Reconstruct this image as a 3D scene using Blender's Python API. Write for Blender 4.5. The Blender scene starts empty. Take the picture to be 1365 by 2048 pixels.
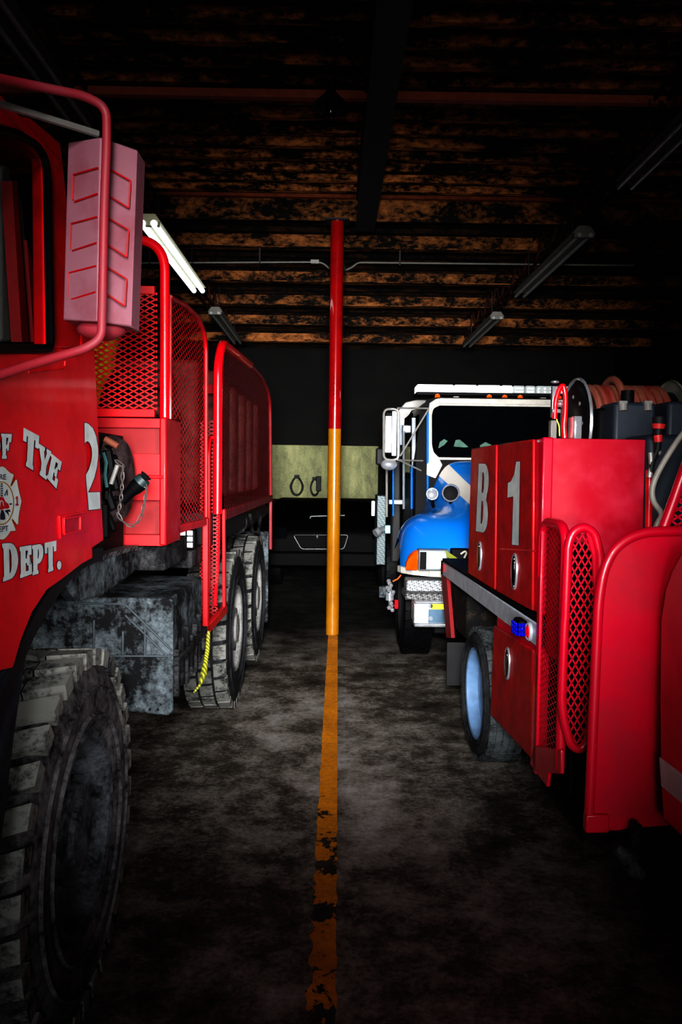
import bpy, bmesh, math, random
from mathutils import Vector, Matrix
from mathutils.geometry import tessellate_polygon
random.seed(7)
V = Vector
scene = bpy.context.scene
COL = scene.collection
# ---------------------------------------------------------------- camera
FPX = 1600.0
CAM = V((0, 0, 1.75))
YAW, PITCH, ROLL = 0.0097, 0.0492, 0.0126
fw = V((math.sin(YAW)*math.cos(PITCH), math.cos(YAW)*math.cos(PITCH), -math.sin(PITCH)))
r0 = V((math.cos(YAW), -math.sin(YAW), 0))
u0 = r0.cross(fw)
rt = r0*math.cos(ROLL) + u0*math.sin(ROLL)
up = u0*math.cos(ROLL) - r0*math.sin(ROLL)
cd = bpy.data.cameras.new('camera')
cam = bpy.data.objects.new('camera', cd)
COL.objects.link(cam)
R3 = Matrix((rt, up, -fw)).transposed()
cam.matrix_world = Matrix.Translation(CAM) @ R3.to_4x4()
cd.sensor_fit = 'VERTICAL'
cd.sensor_height = 36.0
cd.lens = 36.0*FPX/2048.0
cd.clip_end = 200
scene.camera = cam

def ray(px, py):
    return fw*FPX + rt*(px-682.5) - up*(py-1024.0)

class Frame:
    """A vehicle's own axes: x sideways (0 = its aisle side), y along the hall, z up."""
    def __init__(s, ox, oy, slope):
        a = math.atan(slope)
        s.M = Matrix.Translation((ox, oy, 0)) @ Matrix.Rotation(-a, 4, 'Z')
        s.I = s.M.inverted()
    def hit(s, px, py, ax, v):
        o = s.I @ CAM; d = s.I.to_3x3() @ ray(px, py)
        return o + d*((v-o[ax])/d[ax])
    def X(s, px, py, v): return s.hit(px, py, 0, v)
    def Y(s, px, py, v): return s.hit(px, py, 1, v)
    def Z(s, px, py, v): return s.hit(px, py, 2, v)
    def P(s, px, py, p, n):
        o = s.I @ CAM; d = s.I.to_3x3() @ ray(px, py)
        return o + d*((V(p)-o).dot(n)/d.dot(n))
W = Frame(0, 0, 0)
A = Frame(-.73, 0, .0137)
B = Frame(1.04, 0, -.033)
CF = Frame(1.78, 6.8, 0)

# ---------------------------------------------------------------- mesh builder
class MB:
    def __init__(s): s.v = []; s.f = []; s.m = []
    def add(s, vs, fs, mi=0):
        n = len(s.v); s.v += [tuple(p) for p in vs]
        for f in fs: s.f.append(tuple(i+n for i in f)); s.m.append(mi)
        return s
    def box(s, x0, y0, z0, x1, y1, z1, mi=0):
        x0, x1 = sorted((x0, x1)); y0, y1 = sorted((y0, y1)); z0, z1 = sorted((z0, z1))
        vs = [(x0,y0,z0),(x1,y0,z0),(x1,y1,z0),(x0,y1,z0),(x0,y0,z1),(x1,y0,z1),(x1,y1,z1),(x0,y1,z1)]
        return s.add(vs, [(0,3,2,1),(4,5,6,7),(0,1,5,4),(1,2,6,5),(2,3,7,6),(3,0,4,7)], mi)
    def obox(s, c, a, b, d, mi=0):
        c, a, b, d = V(c), V(a), V(b), V(d)
        vs = [c-a-b-d, c+a-b-d, c+a+b-d, c-a+b-d, c-a-b+d, c+a-b+d, c+a+b+d, c-a+b+d]
        if a.cross(b).dot(d) < 0: a, vs = -a, [vs[1],vs[0],vs[3],vs[2],vs[5],vs[4],vs[7],vs[6]]
        return s.add(vs, [(0,3,2,1),(4,5,6,7),(0,1,5,4),(1,2,6,5),(2,3,7,6),(3,0,4,7)], mi)
    def bar(s, p, q, w, h, upv=(0,0,1), mi=0):
        p, q = V(p), V(q); d = q-p
        if d.length < 1e-6: return s
        t = d.normalized(); u = V(upv)
        u = u - t*u.dot(t)
        if u.length < 1e-4: u = t.orthogonal()
        u.normalize(); sd = t.cross(u)
        return s.obox((p+q)/2, d/2, sd*(w/2), u*(h/2), mi)
    def tube(s, pts, r, n=10, closed=False, mi=0):
        pts = [V(p) for p in pts]; N = len(pts)
        rs = r if isinstance(r, (list, tuple)) else [r]*N
        prev = None; rings = []
        for i, p in enumerate(pts):
            if closed: t = pts[(i+1) % N]-pts[i-1]
            elif i == 0: t = pts[1]-p
            elif i == N-1: t = p-pts[-2]
            else: t = (pts[i+1]-p).normalized() + (p-pts[i-1]).normalized()
            t.normalize()
            if prev is None: u = t.orthogonal().normalized()
            else:
                u = prev - t*prev.dot(t)
                u = u.normalized() if u.length > 1e-5 else t.orthogonal().normalized()
            prev = u; w = t.cross(u)
            rings.append([p + (u*math.cos(2*math.pi*k/n) + w*math.sin(2*math.pi*k/n))*rs[i] for k in range(n)])
        vs = [q for rg in rings for q in rg]; fs = []
        for i in range(N if closed else N-1):
            j = (i+1) % N
            for k in range(n):
                l = (k+1) % n
                fs.append((i*n+k, i*n+l, j*n+l, j*n+k))
        if not closed:
            fs.append(tuple(reversed(range(n)))); fs.append(tuple((N-1)*n+k for k in range(n)))
        return s.add(vs, fs, mi)
    def prism(s, poly, off, mi=0):
        poly = [V(p) for p in poly]; off = V(off); n = len(poly)
        nm = V((0,0,0))
        for i in range(n): nm += poly[i].cross(poly[(i+1) % n])
        if nm.dot(off) > 0: poly = poly[::-1]
        vs = poly + [p+off for p in poly]
        fs = [tuple(range(n)), tuple(reversed(range(n, 2*n)))]
        for i in range(n):
            j = (i+1) % n
            fs.append((j, i, n+i, n+j))
        return s.add(vs, fs, mi)
    def lathe(s, prof, c, ax, n=32, mi=0, a0=0, a1=2*math.pi):
        c = V(c); ax = V(ax).normalized(); u = ax.orthogonal().normalized(); w = ax.cross(u)
        full = abs(a1-a0-2*math.pi) < 1e-6
        m = n if full else n+1
        vs = []
        for (r, h) in prof:
            for k in range(m):
                a = a0+(a1-a0)*k/n
                vs.append(c + ax*h + (u*math.cos(a)+w*math.sin(a))*r)
        fs = []
        for i in range(len(prof)-1):
            for k in range(n):
                l = (k+1) % m
                fs.append((i*m+k, i*m+l, (i+1)*m+l, (i+1)*m+k))
        return s.add(vs, fs, mi)
    def cyl(s, p, q, r, n=20, mi=0):
        return s.tube([p, q], r, n, False, mi)
    def ball(s, c, rx, ry, rz, n=16, mi=0):
        vs = []; fs = []; m = n//2
        for i in range(m+1):
            t = math.pi*i/m
            for k in range(n):
                a = 2*math.pi*k/n
                vs.append(V(c)+V((rx*math.sin(t)*math.cos(a), ry*math.sin(t)*math.sin(a), rz*math.cos(t))))
        for i in range(m):
            for k in range(n):
                l = (k+1) % n
                fs.append((i*n+k, (i+1)*n+k, (i+1)*n+l, i*n+l))
        return s.add(vs, fs, mi)
    def build(s, name, mats, parent=None, smooth=40, bevel=0, subsurf=0, weld=False):
        me = bpy.data.meshes.new(name)
        me.from_pydata(s.v, [], s.f)
        if not isinstance(mats, (list, tuple)): mats = [mats]
        for mm in mats: me.materials.append(mm)
        me.polygons.foreach_set('material_index', s.m)
        if weld:
            b = bmesh.new(); b.from_mesh(me); bmesh.ops.remove_doubles(b, verts=b.verts, dist=1e-4)
            bmesh.ops.recalc_face_normals(b, faces=b.faces); b.to_mesh(me); b.free()
        me.validate(); me.update()
        if smooth:
            me.polygons.foreach_set('use_smooth', [True]*len(me.polygons))
            me.set_sharp_from_angle(angle=math.radians(smooth))
        o = bpy.data.objects.new(name, me); COL.objects.link(o)
        if parent is not None: o.parent = parent
        if bevel:
            md = o.modifiers.new('bevel', 'BEVEL'); md.width = bevel; md.segments = 2
            md.limit_method = 'ANGLE'; md.angle_limit = math.radians(50); md.harden_normals = False
        if subsurf:
            md = o.modifiers.new('sub', 'SUBSURF'); md.levels = subsurf; md.render_levels = subsurf
        return o

def fillet(pts, r, n=6, closed=False):
    pts = [V(p) for p in pts]; out = []; N = len(pts)
    for i, p in enumerate(pts):
        if not closed and i in (0, N-1): out.append(p); continue
        a = pts[i-1]-p; b = pts[(i+1) % N]-p
        d = min(r, a.length*.49, b.length*.49)
        p0 = p+a.normalized()*d; p1 = p+b.normalized()*d
        for k in range(n+1):
            t = k/n
            out.append(p0*(1-t)**2 + p*2*t*(1-t) + p1*t*t)
    return out

def empty(name, M=None, parent=None):
    o = bpy.data.objects.new(name, None); COL.objects.link(o)
    o.empty_display_size = .2
    if M is not None: o.matrix_world = M
    if parent is not None: o.parent = parent
    return o
def tag(o, label=None, cat=None, group=None, kind=None):
    if label: o['label'] = label
    if cat: o['category'] = cat
    if group: o['group'] = group
    if kind: o['kind'] = kind
    return o
def copy_tree(o, parent=None):
    c = o.copy(); COL.objects.link(c)
    if parent is not None: c.parent = parent
    for ch in list(o.children): copy_tree(ch, c)
    return c

def inpoly_spans(poly, p, d):
    """parameter spans of the line p+t*d inside a 2-D polygon"""
    ts = []
    n = len(poly)
    for i in range(n):
        ax, ay = poly[i]; bx, by = poly[(i+1) % n]
        ex, ey = bx-ax, by-ay
        den = d[0]*ey - d[1]*ex
        if abs(den) < 1e-12: continue
        t = ((ax-p[0])*ey - (ay-p[1])*ex)/den
        u = ((ax-p[0])*d[1] - (ay-p[1])*d[0])/den
        if 0 <= u < 1: ts.append(t)
    ts.sort()
    return list(zip(ts[0::2], ts[1::2]))

def lattice(mb, poly, a, b, w, th, to3, nrm):
    """expanded-metal diamonds (a wide, b high) clipped to poly, as flat strands"""
    us = [p[0] for p in poly]; vs = [p[1] for p in poly]
    u0_, u1_, v0_, v1_ = min(us), max(us), min(vs), max(vs)
    for sgn in (1, -1):
        d = V((a, b*sgn)).normalized()
        step = a
        span = (v1_-v0_)*a/b
        k0 = -int(span/step)-2; k1 = int((u1_-u0_+span)/step)+2
        for k in range(k0, k1):
            p = (u0_+k*step, v0_ if sgn > 0 else v0_)
            for (t0, t1) in inpoly_spans(poly, p, d):
                if t1-t0 < .004: continue
                q0 = to3(p[0]+d[0]*t0, p[1]+d[1]*t0); q1 = to3(p[0]+d[0]*t1, p[1]+d[1]*t1)
                mb.bar(q0, q1, w, th, nrm)
    return mb

def bil(q, u, v):
    (a, b, c, d) = q      # TL TR BL BR, v up
    x = (c[0]*(1-u)+d[0]*u)*(1-v) + (a[0]*(1-u)+b[0]*u)*v
    y = (c[1]*(1-u)+d[1]*u)*(1-v) + (a[1]*(1-u)+b[1]*u)*v
    return (x, y)
def inflate(poly, e):
    n = len(poly); ar = sum(poly[i][0]*poly[(i+1) % n][1]-poly[(i+1) % n][0]*poly[i][1] for i in range(n))
    sg = 1 if ar > 0 else -1
    out = []
    for i in range(n):
        p0 = V(poly[i-1]); p = V(poly[i]); p1 = V(poly[(i+1) % n])
        d0 = (p-p0); d1 = (p1-p)
        if d0.length < 1e-6 or d1.length < 1e-6: out.append(tuple(p)); continue
        d0.normalize(); d1.normalize()
        n0 = V((d0.y, -d0.x))*sg; n1 = V((d1.y, -d1.x))*sg
        m = n0+n1
        if m.length < 1e-3: out.append(tuple(p+n0*e)); continue
        m.normalize(); k = 1/max(.5, m.dot(n0))
        out.append(tuple(p+m*e*k))
    return out
def flat(mb, loops, to3, mi=0):
    """fill 2-D loops (first outer, rest holes) through to3"""
    tri = tessellate_polygon([[V((p[0], p[1], 0)) for p in lp] for lp in loops])
    pts = [to3(*p) for lp in loops for p in lp]
    mb.add(pts, [tuple(t) for t in tri], mi)
def arc(cx, cy, rx, ry, a0, a1, n=8):
    return [(cx+rx*math.cos(math.radians(a0+(a1-a0)*k/n)), cy+ry*math.sin(math.radians(a0+(a1-a0)*k/n))) for k in range(n+1)]
GLY = {
 'F': [[(0,0),(.62,0),(.62,.1),(.5,.14),(.5,.4),(.62,.4),(.62,.32),(.82,.32),(.82,.68),(.62,.68),(.62,.56),(.5,.56),(.5,.84),(.7,.84),(.7,.66),(1,.66),(1,1),(0,1),(0,.89),(.08,.85),(.08,.15),(0,.11)]],
 'E': [[(0,0),(1,0),(1,.34),(.72,.34),(.72,.16),(.5,.16),(.5,.43),(.6,.43),(.6,.34),(.8,.34),(.8,.68),(.6,.68),(.6,.58),(.5,.58),(.5,.84),(.7,.84),(.7,.67),(1,.67),(1,1),(0,1),(0,.89),(.08,.85),(.08,.15),(0,.11)]],
 'T': [[(.24,0),(.76,0),(.76,.1),(.7,.14),(.7,.82),(.78,.82),(.78,.64),(1,.64),(1,1),(0,1),(0,.64),(.22,.64),(.22,.82),(.3,.82),(.3,.14),(.24,.1)]],
 'Y': [[(.26,0),(.78,0),(.78,.12),(.7,.15),(.7,.42),(.93,.84),(1,.86),(1,1),(.62,1),(.62,.88),(.67,.86),(.55,.6),(.43,.86),(.5,.88),(.5,1),(0,1),(0,.86),(.07,.84),(.32,.42),(.32,.15),(.26,.12)]],
 'D': [[(0,0),(.5,0)]+arc(.5,.5,.5,.5,-80,80,10)+[(.5,1),(0,1),(0,.9),(.08,.86),(.08,.14),(0,.1)], [(.44,.16),(.52,.2),(.57,.35),(.57,.65),(.52,.8),(.44,.84)]],
 'P': [[(0,0),(.6,0),(.6,.1),(.5,.14),(.5,.34),(.6,.34)]+arc(.6,.67,.4,.33,-80,80,8)+[(.6,1),(0,1),(0,.9),(.08,.86),(.08,.14),(0,.1)], [(.5,.5),(.57,.53),(.6,.67),(.57,.81),(.5,.84)]],
 'O': [arc(.5,.5,.5,.5,0,345,22), arc(.5,.5,.14,.32,0,345,22)],
 '.': [arc(.5,.5,.5,.5,0,345,22)],
 'B': [[(.05,0),(.6,0)]+arc(.6,.26,.4,.26,-80,60,8)+[(.83,.51)]+arc(.6,.75,.4,.25,-50,80,8)+[(.6,1),(0.05,1)], [(.42,.12),(.52,.13),(.58,.2),(.58,.38),(.52,.45),(.42,.46)], [(.42,.57),(.52,.58),(.58,.65),(.58,.8),(.52,.87),(.42,.88)]],
 '1': [[(.48,0),(1,0),(1,1),(.66,1),(.5,.84),(.25,.76),(0,.74),(0,.56),(.48,.58)]],
}
def letters(name, items, fr, xpl, side, m_face, m_edge, parent, e=1.3, obj_name=None):
    """items: (glyph, quad px TL TR BL BR); lies on fr's plane x=xpl, facing side"""
    mb = MB()
    for g, q in items:
        loops = [[bil(q, u, v) for (u, v) in lp] for lp in GLY[g]]
        edge = [inflate(loops[0], e)] + [inflate(l, -e) if g != '.' else l for l in loops[1:]]
        flat(mb, edge, lambda x, y: fr.X(x, y, xpl+side*.0015), 1)
        flat(mb, loops, lambda x, y: fr.X(x, y, xpl+side*.003), 0)
    return mb.build(name, [m_face, m_edge], parent, smooth=0)
def font_text(mb, txt, to3, mi=0):
    cu = bpy.data.curves.new('t', 'FONT'); cu.body = txt; cu.resolution_u = 3
    o = bpy.data.objects.new('t', cu); COL.objects.link(o)
    bpy.context.view_layer.update()
    dg = bpy.context.evaluated_depsgraph_get()
    me = bpy.data.meshes.new_from_object(o.evaluated_get(dg))
    xs = [v.co.x for v in me.vertices]; ys = [v.co.y for v in me.vertices]
    x0, x1, y0, y1 = min(xs), max(xs), min(ys), max(ys)
    mb.add([to3((v.co.x-x0)/(x1-x0), (v.co.y-y0)/(y1-y0)) for v in me.vertices], [tuple(p.vertices) for p in me.polygons], mi)
    bpy.data.objects.remove(o); bpy.data.curves.remove(cu); bpy.data.meshes.remove(me)

# ---------------------------------------------------------------- materials
def srgb(r, g, b):
    f = lambda c: c/12.92 if c <= .04045 else ((c+.055)/1.055)**2.4
    return (f(r/255), f(g/255), f(b/255), 1)
class N:
    """small node helper"""
    def __init__(s, name):
        s.m = bpy.data.materials.new(name); s.m.use_nodes = True
        s.t = s.m.node_tree; s.n = s.t.nodes; s.l = s.t.links
        s.b = s.n['Principled BSDF']
        s.tc = s.n.new('ShaderNodeTexCoord')
    def set(s, **k):
        for a, v in k.items(): s.b.inputs[a.replace('_', ' ')].default_value = v
        return s
    def noise(s, scale, detail=6, rough=.6, vec=None, dist=0, stretch=None):
        n = s.n.new('ShaderNodeTexNoise'); n.inputs['Scale'].default_value = scale
        n.inputs['Detail'].default_value = detail; n.inputs['Roughness'].default_value = rough
        n.inputs['Distortion'].default_value = dist
        src = vec or s.tc.outputs['Object']
        if stretch:
            mp = s.n.new('ShaderNodeMapping'); mp.inputs['Scale'].default_value = stretch
            s.l.new(src, mp.inputs['Vector']); src = mp.outputs['Vector']
        s.l.new(src, n.inputs['Vector'])
        return n.outputs['Fac']
    def ramp(s, fac, stops):
        r = s.n.new('ShaderNodeValToRGB'); e = r.color_ramp.elements
        while len(e) < len(stops): e.new(.5)
        for i, (p, c) in enumerate(stops):
            e[i].position = p; e[i].color = c if len(c) == 4 else (*c, 1)
        s.l.new(fac, r.inputs['Fac']); return r.outputs['Color']
    def mix(s, fac, a, b, mode='MIX'):
        n = s.n.new('ShaderNodeMix'); n.data_type = 'RGBA'; n.blend_type = mode
        for sock, v in ((n.inputs[0], fac), (n.inputs[6], a), (n.inputs[7], b)):
            if hasattr(v, 'links') or hasattr(v, 'is_linked'): s.l.new(v, sock)
            else: sock.default_value = v
        return n.outputs[2]
    def math(s, op, a, b=0.0, c=None):
        n = s.n.new('ShaderNodeMath'); n.operation = op
        vals = [a, b] + ([c] if c is not None else [])
        for i, v in enumerate(vals):
            if hasattr(v, 'is_linked'): s.l.new(v, n.inputs[i])
            else: n.inputs[i].default_value = v
        return n.outputs[0]
    def bump(s, h, strength=.3, dist=.01):
        n = s.n.new('ShaderNodeBump'); n.inputs['Strength'].default_value = strength; n.inputs['Distance'].default_value = dist
        s.l.new(h, n.inputs['Height']); s.l.new(n.outputs['Normal'], s.b.inputs['Normal'])
    def col(s, c): s.l.new(c, s.b.inputs['Base Color']); return s
K = (0, 0, 0, 1); Wh = (1, 1, 1, 1)
def paint(name, c, rough=.28, dirt=(.02,.004,.004,1), amt=.35, coat=.3, scale=6, spec=.5):
    n = N(name)
    f1 = n.noise(scale, 8, .65); f2 = n.noise(scale*9, 3, .7)
    mk = n.ramp(f1, [(.45, K), (.75, (amt,)*3)])
    base = n.mix(mk, c, dirt)
    sp = n.ramp(f2, [(.70, K), (.78, (.25,)*3)])
    base = n.mix(sp, base, (min(1,c[0]*1.4+.15), c[1]+.12, c[2]+.12, 1))
    n.col(base)
    rr = n.ramp(f1, [(.3, (rough,)*3), (.8, (min(1, rough+.25),)*3)])
    n.l.new(rr, n.b.inputs['Roughness'])
    n.set(Coat_Weight=coat, Coat_Roughness=.08, Specular_IOR_Level=spec)
    return n.m
def plain(name, c, rough=.5, metal=0, spec=.5, emit=None, es=0):
    n = N(name); n.set(Base_Color=c, Roughness=rough, Metallic=metal, Specular_IOR_Level=spec)
    f = n.noise(14, 5, .6)
    n.col(n.mix(n.ramp(f, [(.35, (.75,)*3), (.65, Wh)]), K, c, 'MIX'))
    if emit: n.set(Emission_Color=emit, Emission_Strength=es)
    return n.m
RED = paint('red_paint', srgb(205, 6, 22), .34, coat=.1)
RED_B = paint('red_paint_glossy', srgb(196, 2, 46), .26, dirt=srgb(120,0,20), amt=.5, coat=.35, scale=3)
RED_SHADE = paint('red_paint_shaded', srgb(124, 8, 18), .5, coat=0)  # shade of rear parts put into a darker copy of the red
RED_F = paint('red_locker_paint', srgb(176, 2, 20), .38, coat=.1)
RED_REC = paint('red_recess_shade', srgb(146, 2, 14), .42, coat=.1)  # locker red darkened for the shade in its recesses
RED_SHEEN = paint('red_panel_painted_sheen', srgb(172, 1, 38), .3, srgb(206, 60, 96), .6, .3, 2.2)  # pink patches are a reflection painted into the panel colour
RED_DK = paint('red_panel_deep', srgb(168, 2, 16), .42, amt=.6, coat=.12, scale=8)
RED_TUBE = paint('red_tube_paint', srgb(215, 10, 28), .22, amt=.15, coat=.6)
PINK = paint('sun_faded_red', srgb(150, 100, 112), .5, dirt=srgb(124, 44, 58), amt=.8, coat=0, scale=5)
SIGN = plain('reflective_silver', srgb(196, 205, 205), .45)
NAVY = plain('dark_outline', srgb(12, 14, 34), .5)
CHROME = plain('chrome', (.62, .65, .70, 1), .2, .72)
ALU = plain('brushed_aluminium', (.50, .55, .62, 1), .42, .3)
DULL_ALU = plain('dull_aluminium', (.20, .23, .26, 1), .4, .3)
STEELW = plain('white_wheel_paint', srgb(112, 144, 182), .3)
BLACK = plain('black_parts', (.003, .003, .004, 1), .6, spec=.12)
LATCHM = plain('latch_chrome', (.30, .32, .35, 1), .16, 1)
DARK = plain('dark_parts', (.012, .012, .014, 1), .6, spec=.3)
GLASS_DK = plain('dark_glass', (.002, .003, .004, 1), .05, spec=.6)
GREY = plain('grey_paint', srgb(128, 126, 122), .35)
WHITE = plain('white_paint', srgb(196, 192, 184), .3)
AMBER = plain('amber_lens', srgb(236, 84, 10), .15, emit=(1, .12, .0, 1), es=.08)
BLUE_LED = plain('blue_lens', srgb(8, 14, 170), .12, emit=(.01, .02, 1, 1), es=.10)
RED_LENS = plain('red_lens', srgb(220, 20, 30), .15, emit=(1, .01, .03, 1), es=.08)
YEL_TAPE = plain('lime_tape', srgb(222, 230, 36), .4, emit=(.75, .8, .03, 1), es=.12)  # tape brightness helped by a small glow of its own
GOLD = plain('gold_line', srgb(205, 150, 60), .5)
CLEAR = plain('clear_lens', srgb(235, 240, 245), .12, emit=(.9, .97, 1, 1), es=.8)
MIRROR = plain('mirror_glass', (.9, .93, .95, 1), .02, 1)
def dusty(name, dark, lite, lo=.42, hi=.62, scale=5, rough=.8, bump=.3):
    n = N(name); f = n.noise(scale, 10, .7); g = n.noise(scale*7, 4, .7)
    f3 = n.math('MULTIPLY_ADD', g, .35, n.math('MULTIPLY', f, .75))
    n.col(n.ramp(f3, [(lo, dark), (hi, lite)])); n.set(Roughness=rough, Specular_IOR_Level=.25)
    n.bump(g, bump, .004); return n.m
RUBBER = dusty('tyre_rubber', (.004,.004,.005,1), srgb(96, 93, 95), .44, .66, 6)
RUBBER_TR = dusty('tyre_tread_dust', srgb(20, 22, 26), srgb(116, 116, 112), .44, .58, 8)
RUBBER_RD = dusty('road_tread', (.008,.009,.010,1), srgb(84, 90, 92), .44, .62, 10)
RUBBER_BK = dusty('black_tyre', (.005,.005,.006,1), srgb(52, 54, 58), .45, .75, 9)
GRIME = dusty('grimy_metal', (.004,.004,.005,1), srgb(106, 116, 122), .50, .70, 6, bump=.3)
RIB = plain('worn_edge', srgb(66, 74, 80), .6)
GRIME2 = dusty('grimy_dark_metal', (.002,.002,.003,1), srgb(74, 74, 76), .50, .72, 9)
RIM_DK = dusty('dirty_black_rim', (.005,.005,.006,1), srgb(96, 99, 105), .44, .7, 8)
def tread(name, a, b):
    n = N(name); w = n.n.new('ShaderNodeTexChecker'); w.inputs['Scale'].default_value = 60
    mp = n.n.new('ShaderNodeMapping'); mp.inputs['Rotation'].default_value = (.785, .785, .785)
    n.l.new(n.tc.outputs['Object'], mp.inputs['Vector']); n.l.new(mp.outputs['Vector'], w.inputs['Vector'])
    n.col(n.mix(w.outputs['Fac'], a, b)); n.set(Metallic=.25, Roughness=.5)
    n.bump(w.outputs['Fac'], .6, .005); return n.m
DIAMOND = tread('diamond_plate', (.10,.11,.12,1), (.42,.44,.46,1))
RED_ARM = paint('dull_red_tube', srgb(150, 44, 56), .45, srgb(120,70,80), .6, 0)
DIAMOND_DK = tread('dark_diamond_plate', (.02,.02,.022,1), (.16,.16,.16,1))
TREAD_TEAL = tread('dull_tread_plate', (.015,.022,.026,1), (.09,.13,.14,1))
RIM_LT = dusty('dusty_grey_rim', (.03,.03,.032,1), srgb(150, 150, 148), .36, .62, 7)
# ================================================================ the hall
def floor_mat():
    n = N('oily_concrete_far_shade')
    big = n.noise(.55, 8, .65, dist=.15, stretch=(1, .6, 1)); mid = n.noise(3.6, 14, .8, dist=.1); fine = n.noise(40, 5, .75)
    s = n.math('ADD', n.math('MULTIPLY', big, .50), n.math('ADD', n.math('MULTIPLY', mid, .50), n.math('MULTIPLY', fine, .17)))
    c = n.ramp(s, [(.48, (.008,.006,.004,1)), (.555, (.06,.050,.040,1)), (.62, (.20,.182,.162,1)), (.74, (.44,.43,.43,1))])
    chips = n.ramp(n.noise(26, 2, .5), [(.80, K), (.83, Wh)])
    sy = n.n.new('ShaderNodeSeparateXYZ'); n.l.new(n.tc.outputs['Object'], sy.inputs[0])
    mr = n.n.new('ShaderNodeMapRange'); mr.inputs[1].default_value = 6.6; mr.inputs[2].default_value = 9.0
    mr.inputs[3].default_value = 0; mr.inputs[4].default_value = .95; n.l.new(sy.outputs['Y'], mr.inputs[0])  # shade of the far floor put into the colour, darker with depth
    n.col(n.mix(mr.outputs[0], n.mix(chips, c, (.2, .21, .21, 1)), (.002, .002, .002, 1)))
    n.l.new(n.ramp(s, [(.45, (.55,)*3), (.7, (.85,)*3)]), n.b.inputs['Roughness'])
    n.set(Specular_IOR_Level=.25); n.bump(fine, .35, .006)
    return n.m
def ceil_mat(name, lo, hi, d, l, far=None):
    n = N(name)
    a = n.noise(3.5, 8, .7, dist=.5, stretch=(.5, 1.9, 1)); b = n.noise(22, 5, .7, stretch=(.6, 1, 1))
    s = n.math('ADD', n.math('MULTIPLY', a, .7), n.math('MULTIPLY', b, .4))
    c = n.ramp(s, [(lo, d), (hi, l)])
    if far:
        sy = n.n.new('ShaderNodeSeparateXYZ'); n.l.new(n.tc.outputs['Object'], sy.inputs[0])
        c = n.mix(n.math('GREATER_THAN', sy.outputs['Y'], far), c, n.mix(.93, c, (.001, .001, .001, 1)))  # deck past the beam: its shade is put into the colour
    n.col(c); n.set(Roughness=.85, Specular_IOR_Level=.15)
    return n.m
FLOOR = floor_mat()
DECK = ceil_mat('stained_deck_far_shade', .52, .68, (.002,.0012,.001,1), srgb(176, 112, 64), 8.6)
BEAM = ceil_mat('stained_beam', .51, .68, (.002,.0015,.001,1), srgb(132, 84, 46))
FLANGE = ceil_mat('rusty_flange', .36, .66, srgb(24, 11, 6), srgb(112, 56, 34))
WALLM = ceil_mat('dark_unlit_wall', .5, .8, (.0008,.0008,.0008,1), (.004,.0035,.003,1))  # near-black walls: the dark round the lit board put into colour
XL, XR, Y0, Y1, ZC = -6.2, 6.6, -1.0, 19.0, 4.72
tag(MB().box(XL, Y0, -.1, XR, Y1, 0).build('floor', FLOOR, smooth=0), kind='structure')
# corrugated roof deck: ribs run across the hall
mb = MB(); per = .285; vs = []; ny = int((Y1-Y0)/per*8)
for i in range(ny+1):
    y = Y0+(Y1-Y0)*i/ny
    t = (y/per) % 1
    z = ZC + .055*max(-1, min(1, 1.8*math.sin(2*math.pi*t)))
    vs += [(XL, y, z), (XR, y, z)]
mb.add(vs, [(2*i, 2*i+2, 2*i+3, 2*i+1) for i in range(ny)])
mb.box(XL, Y0, ZC+.08, XR, Y1, ZC+.12)
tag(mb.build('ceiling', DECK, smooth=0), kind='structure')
tag(MB().box(XL-.2, Y0, -.1, XL, Y1, ZC+.1).build('wall_left', WALLM, smooth=0), kind='structure')
tag(MB().box(XR, Y0, -.1, XR+.2, Y1, ZC+.1).build('wall_right', WALLM, smooth=0), kind='structure')
tag(MB().box(XL-.2, Y1, -.1, XR+.2, Y1+.2, ZC+.1).build('wall_back', WALLM, smooth=0), kind='structure')
def st(name, mb, m, **k): return tag(mb.build(name, m, **k), kind='structure')
# cross beam carried by the pole, with a bright lower flange
st('roof_beam', MB().box(XL, 8.60, 4.41, XR, 8.63, 4.67), BEAM, smooth=0)
st('roof_beam_flange', MB().box(XL, 8.54, 4.63, XR, 8.69, 4.665), FLANGE, smooth=0)
PURL = plain('rust_red_purlin', srgb(168, 84, 56), .7)
st('roof_purlin', MB().box(XL, 6.2, 4.58, XR, 6.26, 4.64), PURL, smooth=0)
st('roof_purlin', MB().box(XL, 4.1, 4.60, XR, 4.16, 4.66), FLANGE, smooth=0)
for y, zz, h in ((9.9, 4.47, .17), (11.55, 4.45, .15), (13.2, 4.46, .17), (14.9, 4.46, .17), (16.8, 4.45, .18)):
    st('roof_joist', MB().box(XL, y, zz, XR, y+.05, zz+h).box(XL, y-.10, zz-.012, XR, y+.05, zz), BEAM, smooth=0)
# centre girder running down the hall
mb = MB().box(.20, Y0, 4.30, .40, 8.6, 4.34).box(.27, Y0, 4.34, .33, 8.6, 4.66).box(.20, Y0, 4.62, .40, 8.6, 4.66)
st('roof_girder', mb, DARK, smooth=0)
RUSTY = ceil_mat('rusty_truss', .4, .7, (.006,.004,.003,1), srgb(70, 36, 20))
for x in (-1.95, 2.45):
    mb = MB()
    for z in (4.30, 4.62):
        mb.bar((x-.05, 2.5, z), (x-.05, 15, z), .012, .05); mb.bar((x+.05, 2.5, z), (x+.05, 15, z), .012, .05)
    y = 2.5; k = 0
    while y < 14.8:
        z0, z1 = (4.3, 4.62) if k % 2 == 0 else (4.62, 4.3)
        mb.bar((x, y, z0), (x, y+.34, z1), .03, .03); y += .34; k += 1
    st('roof_truss', mb, RUSTY, smooth=0)
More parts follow.
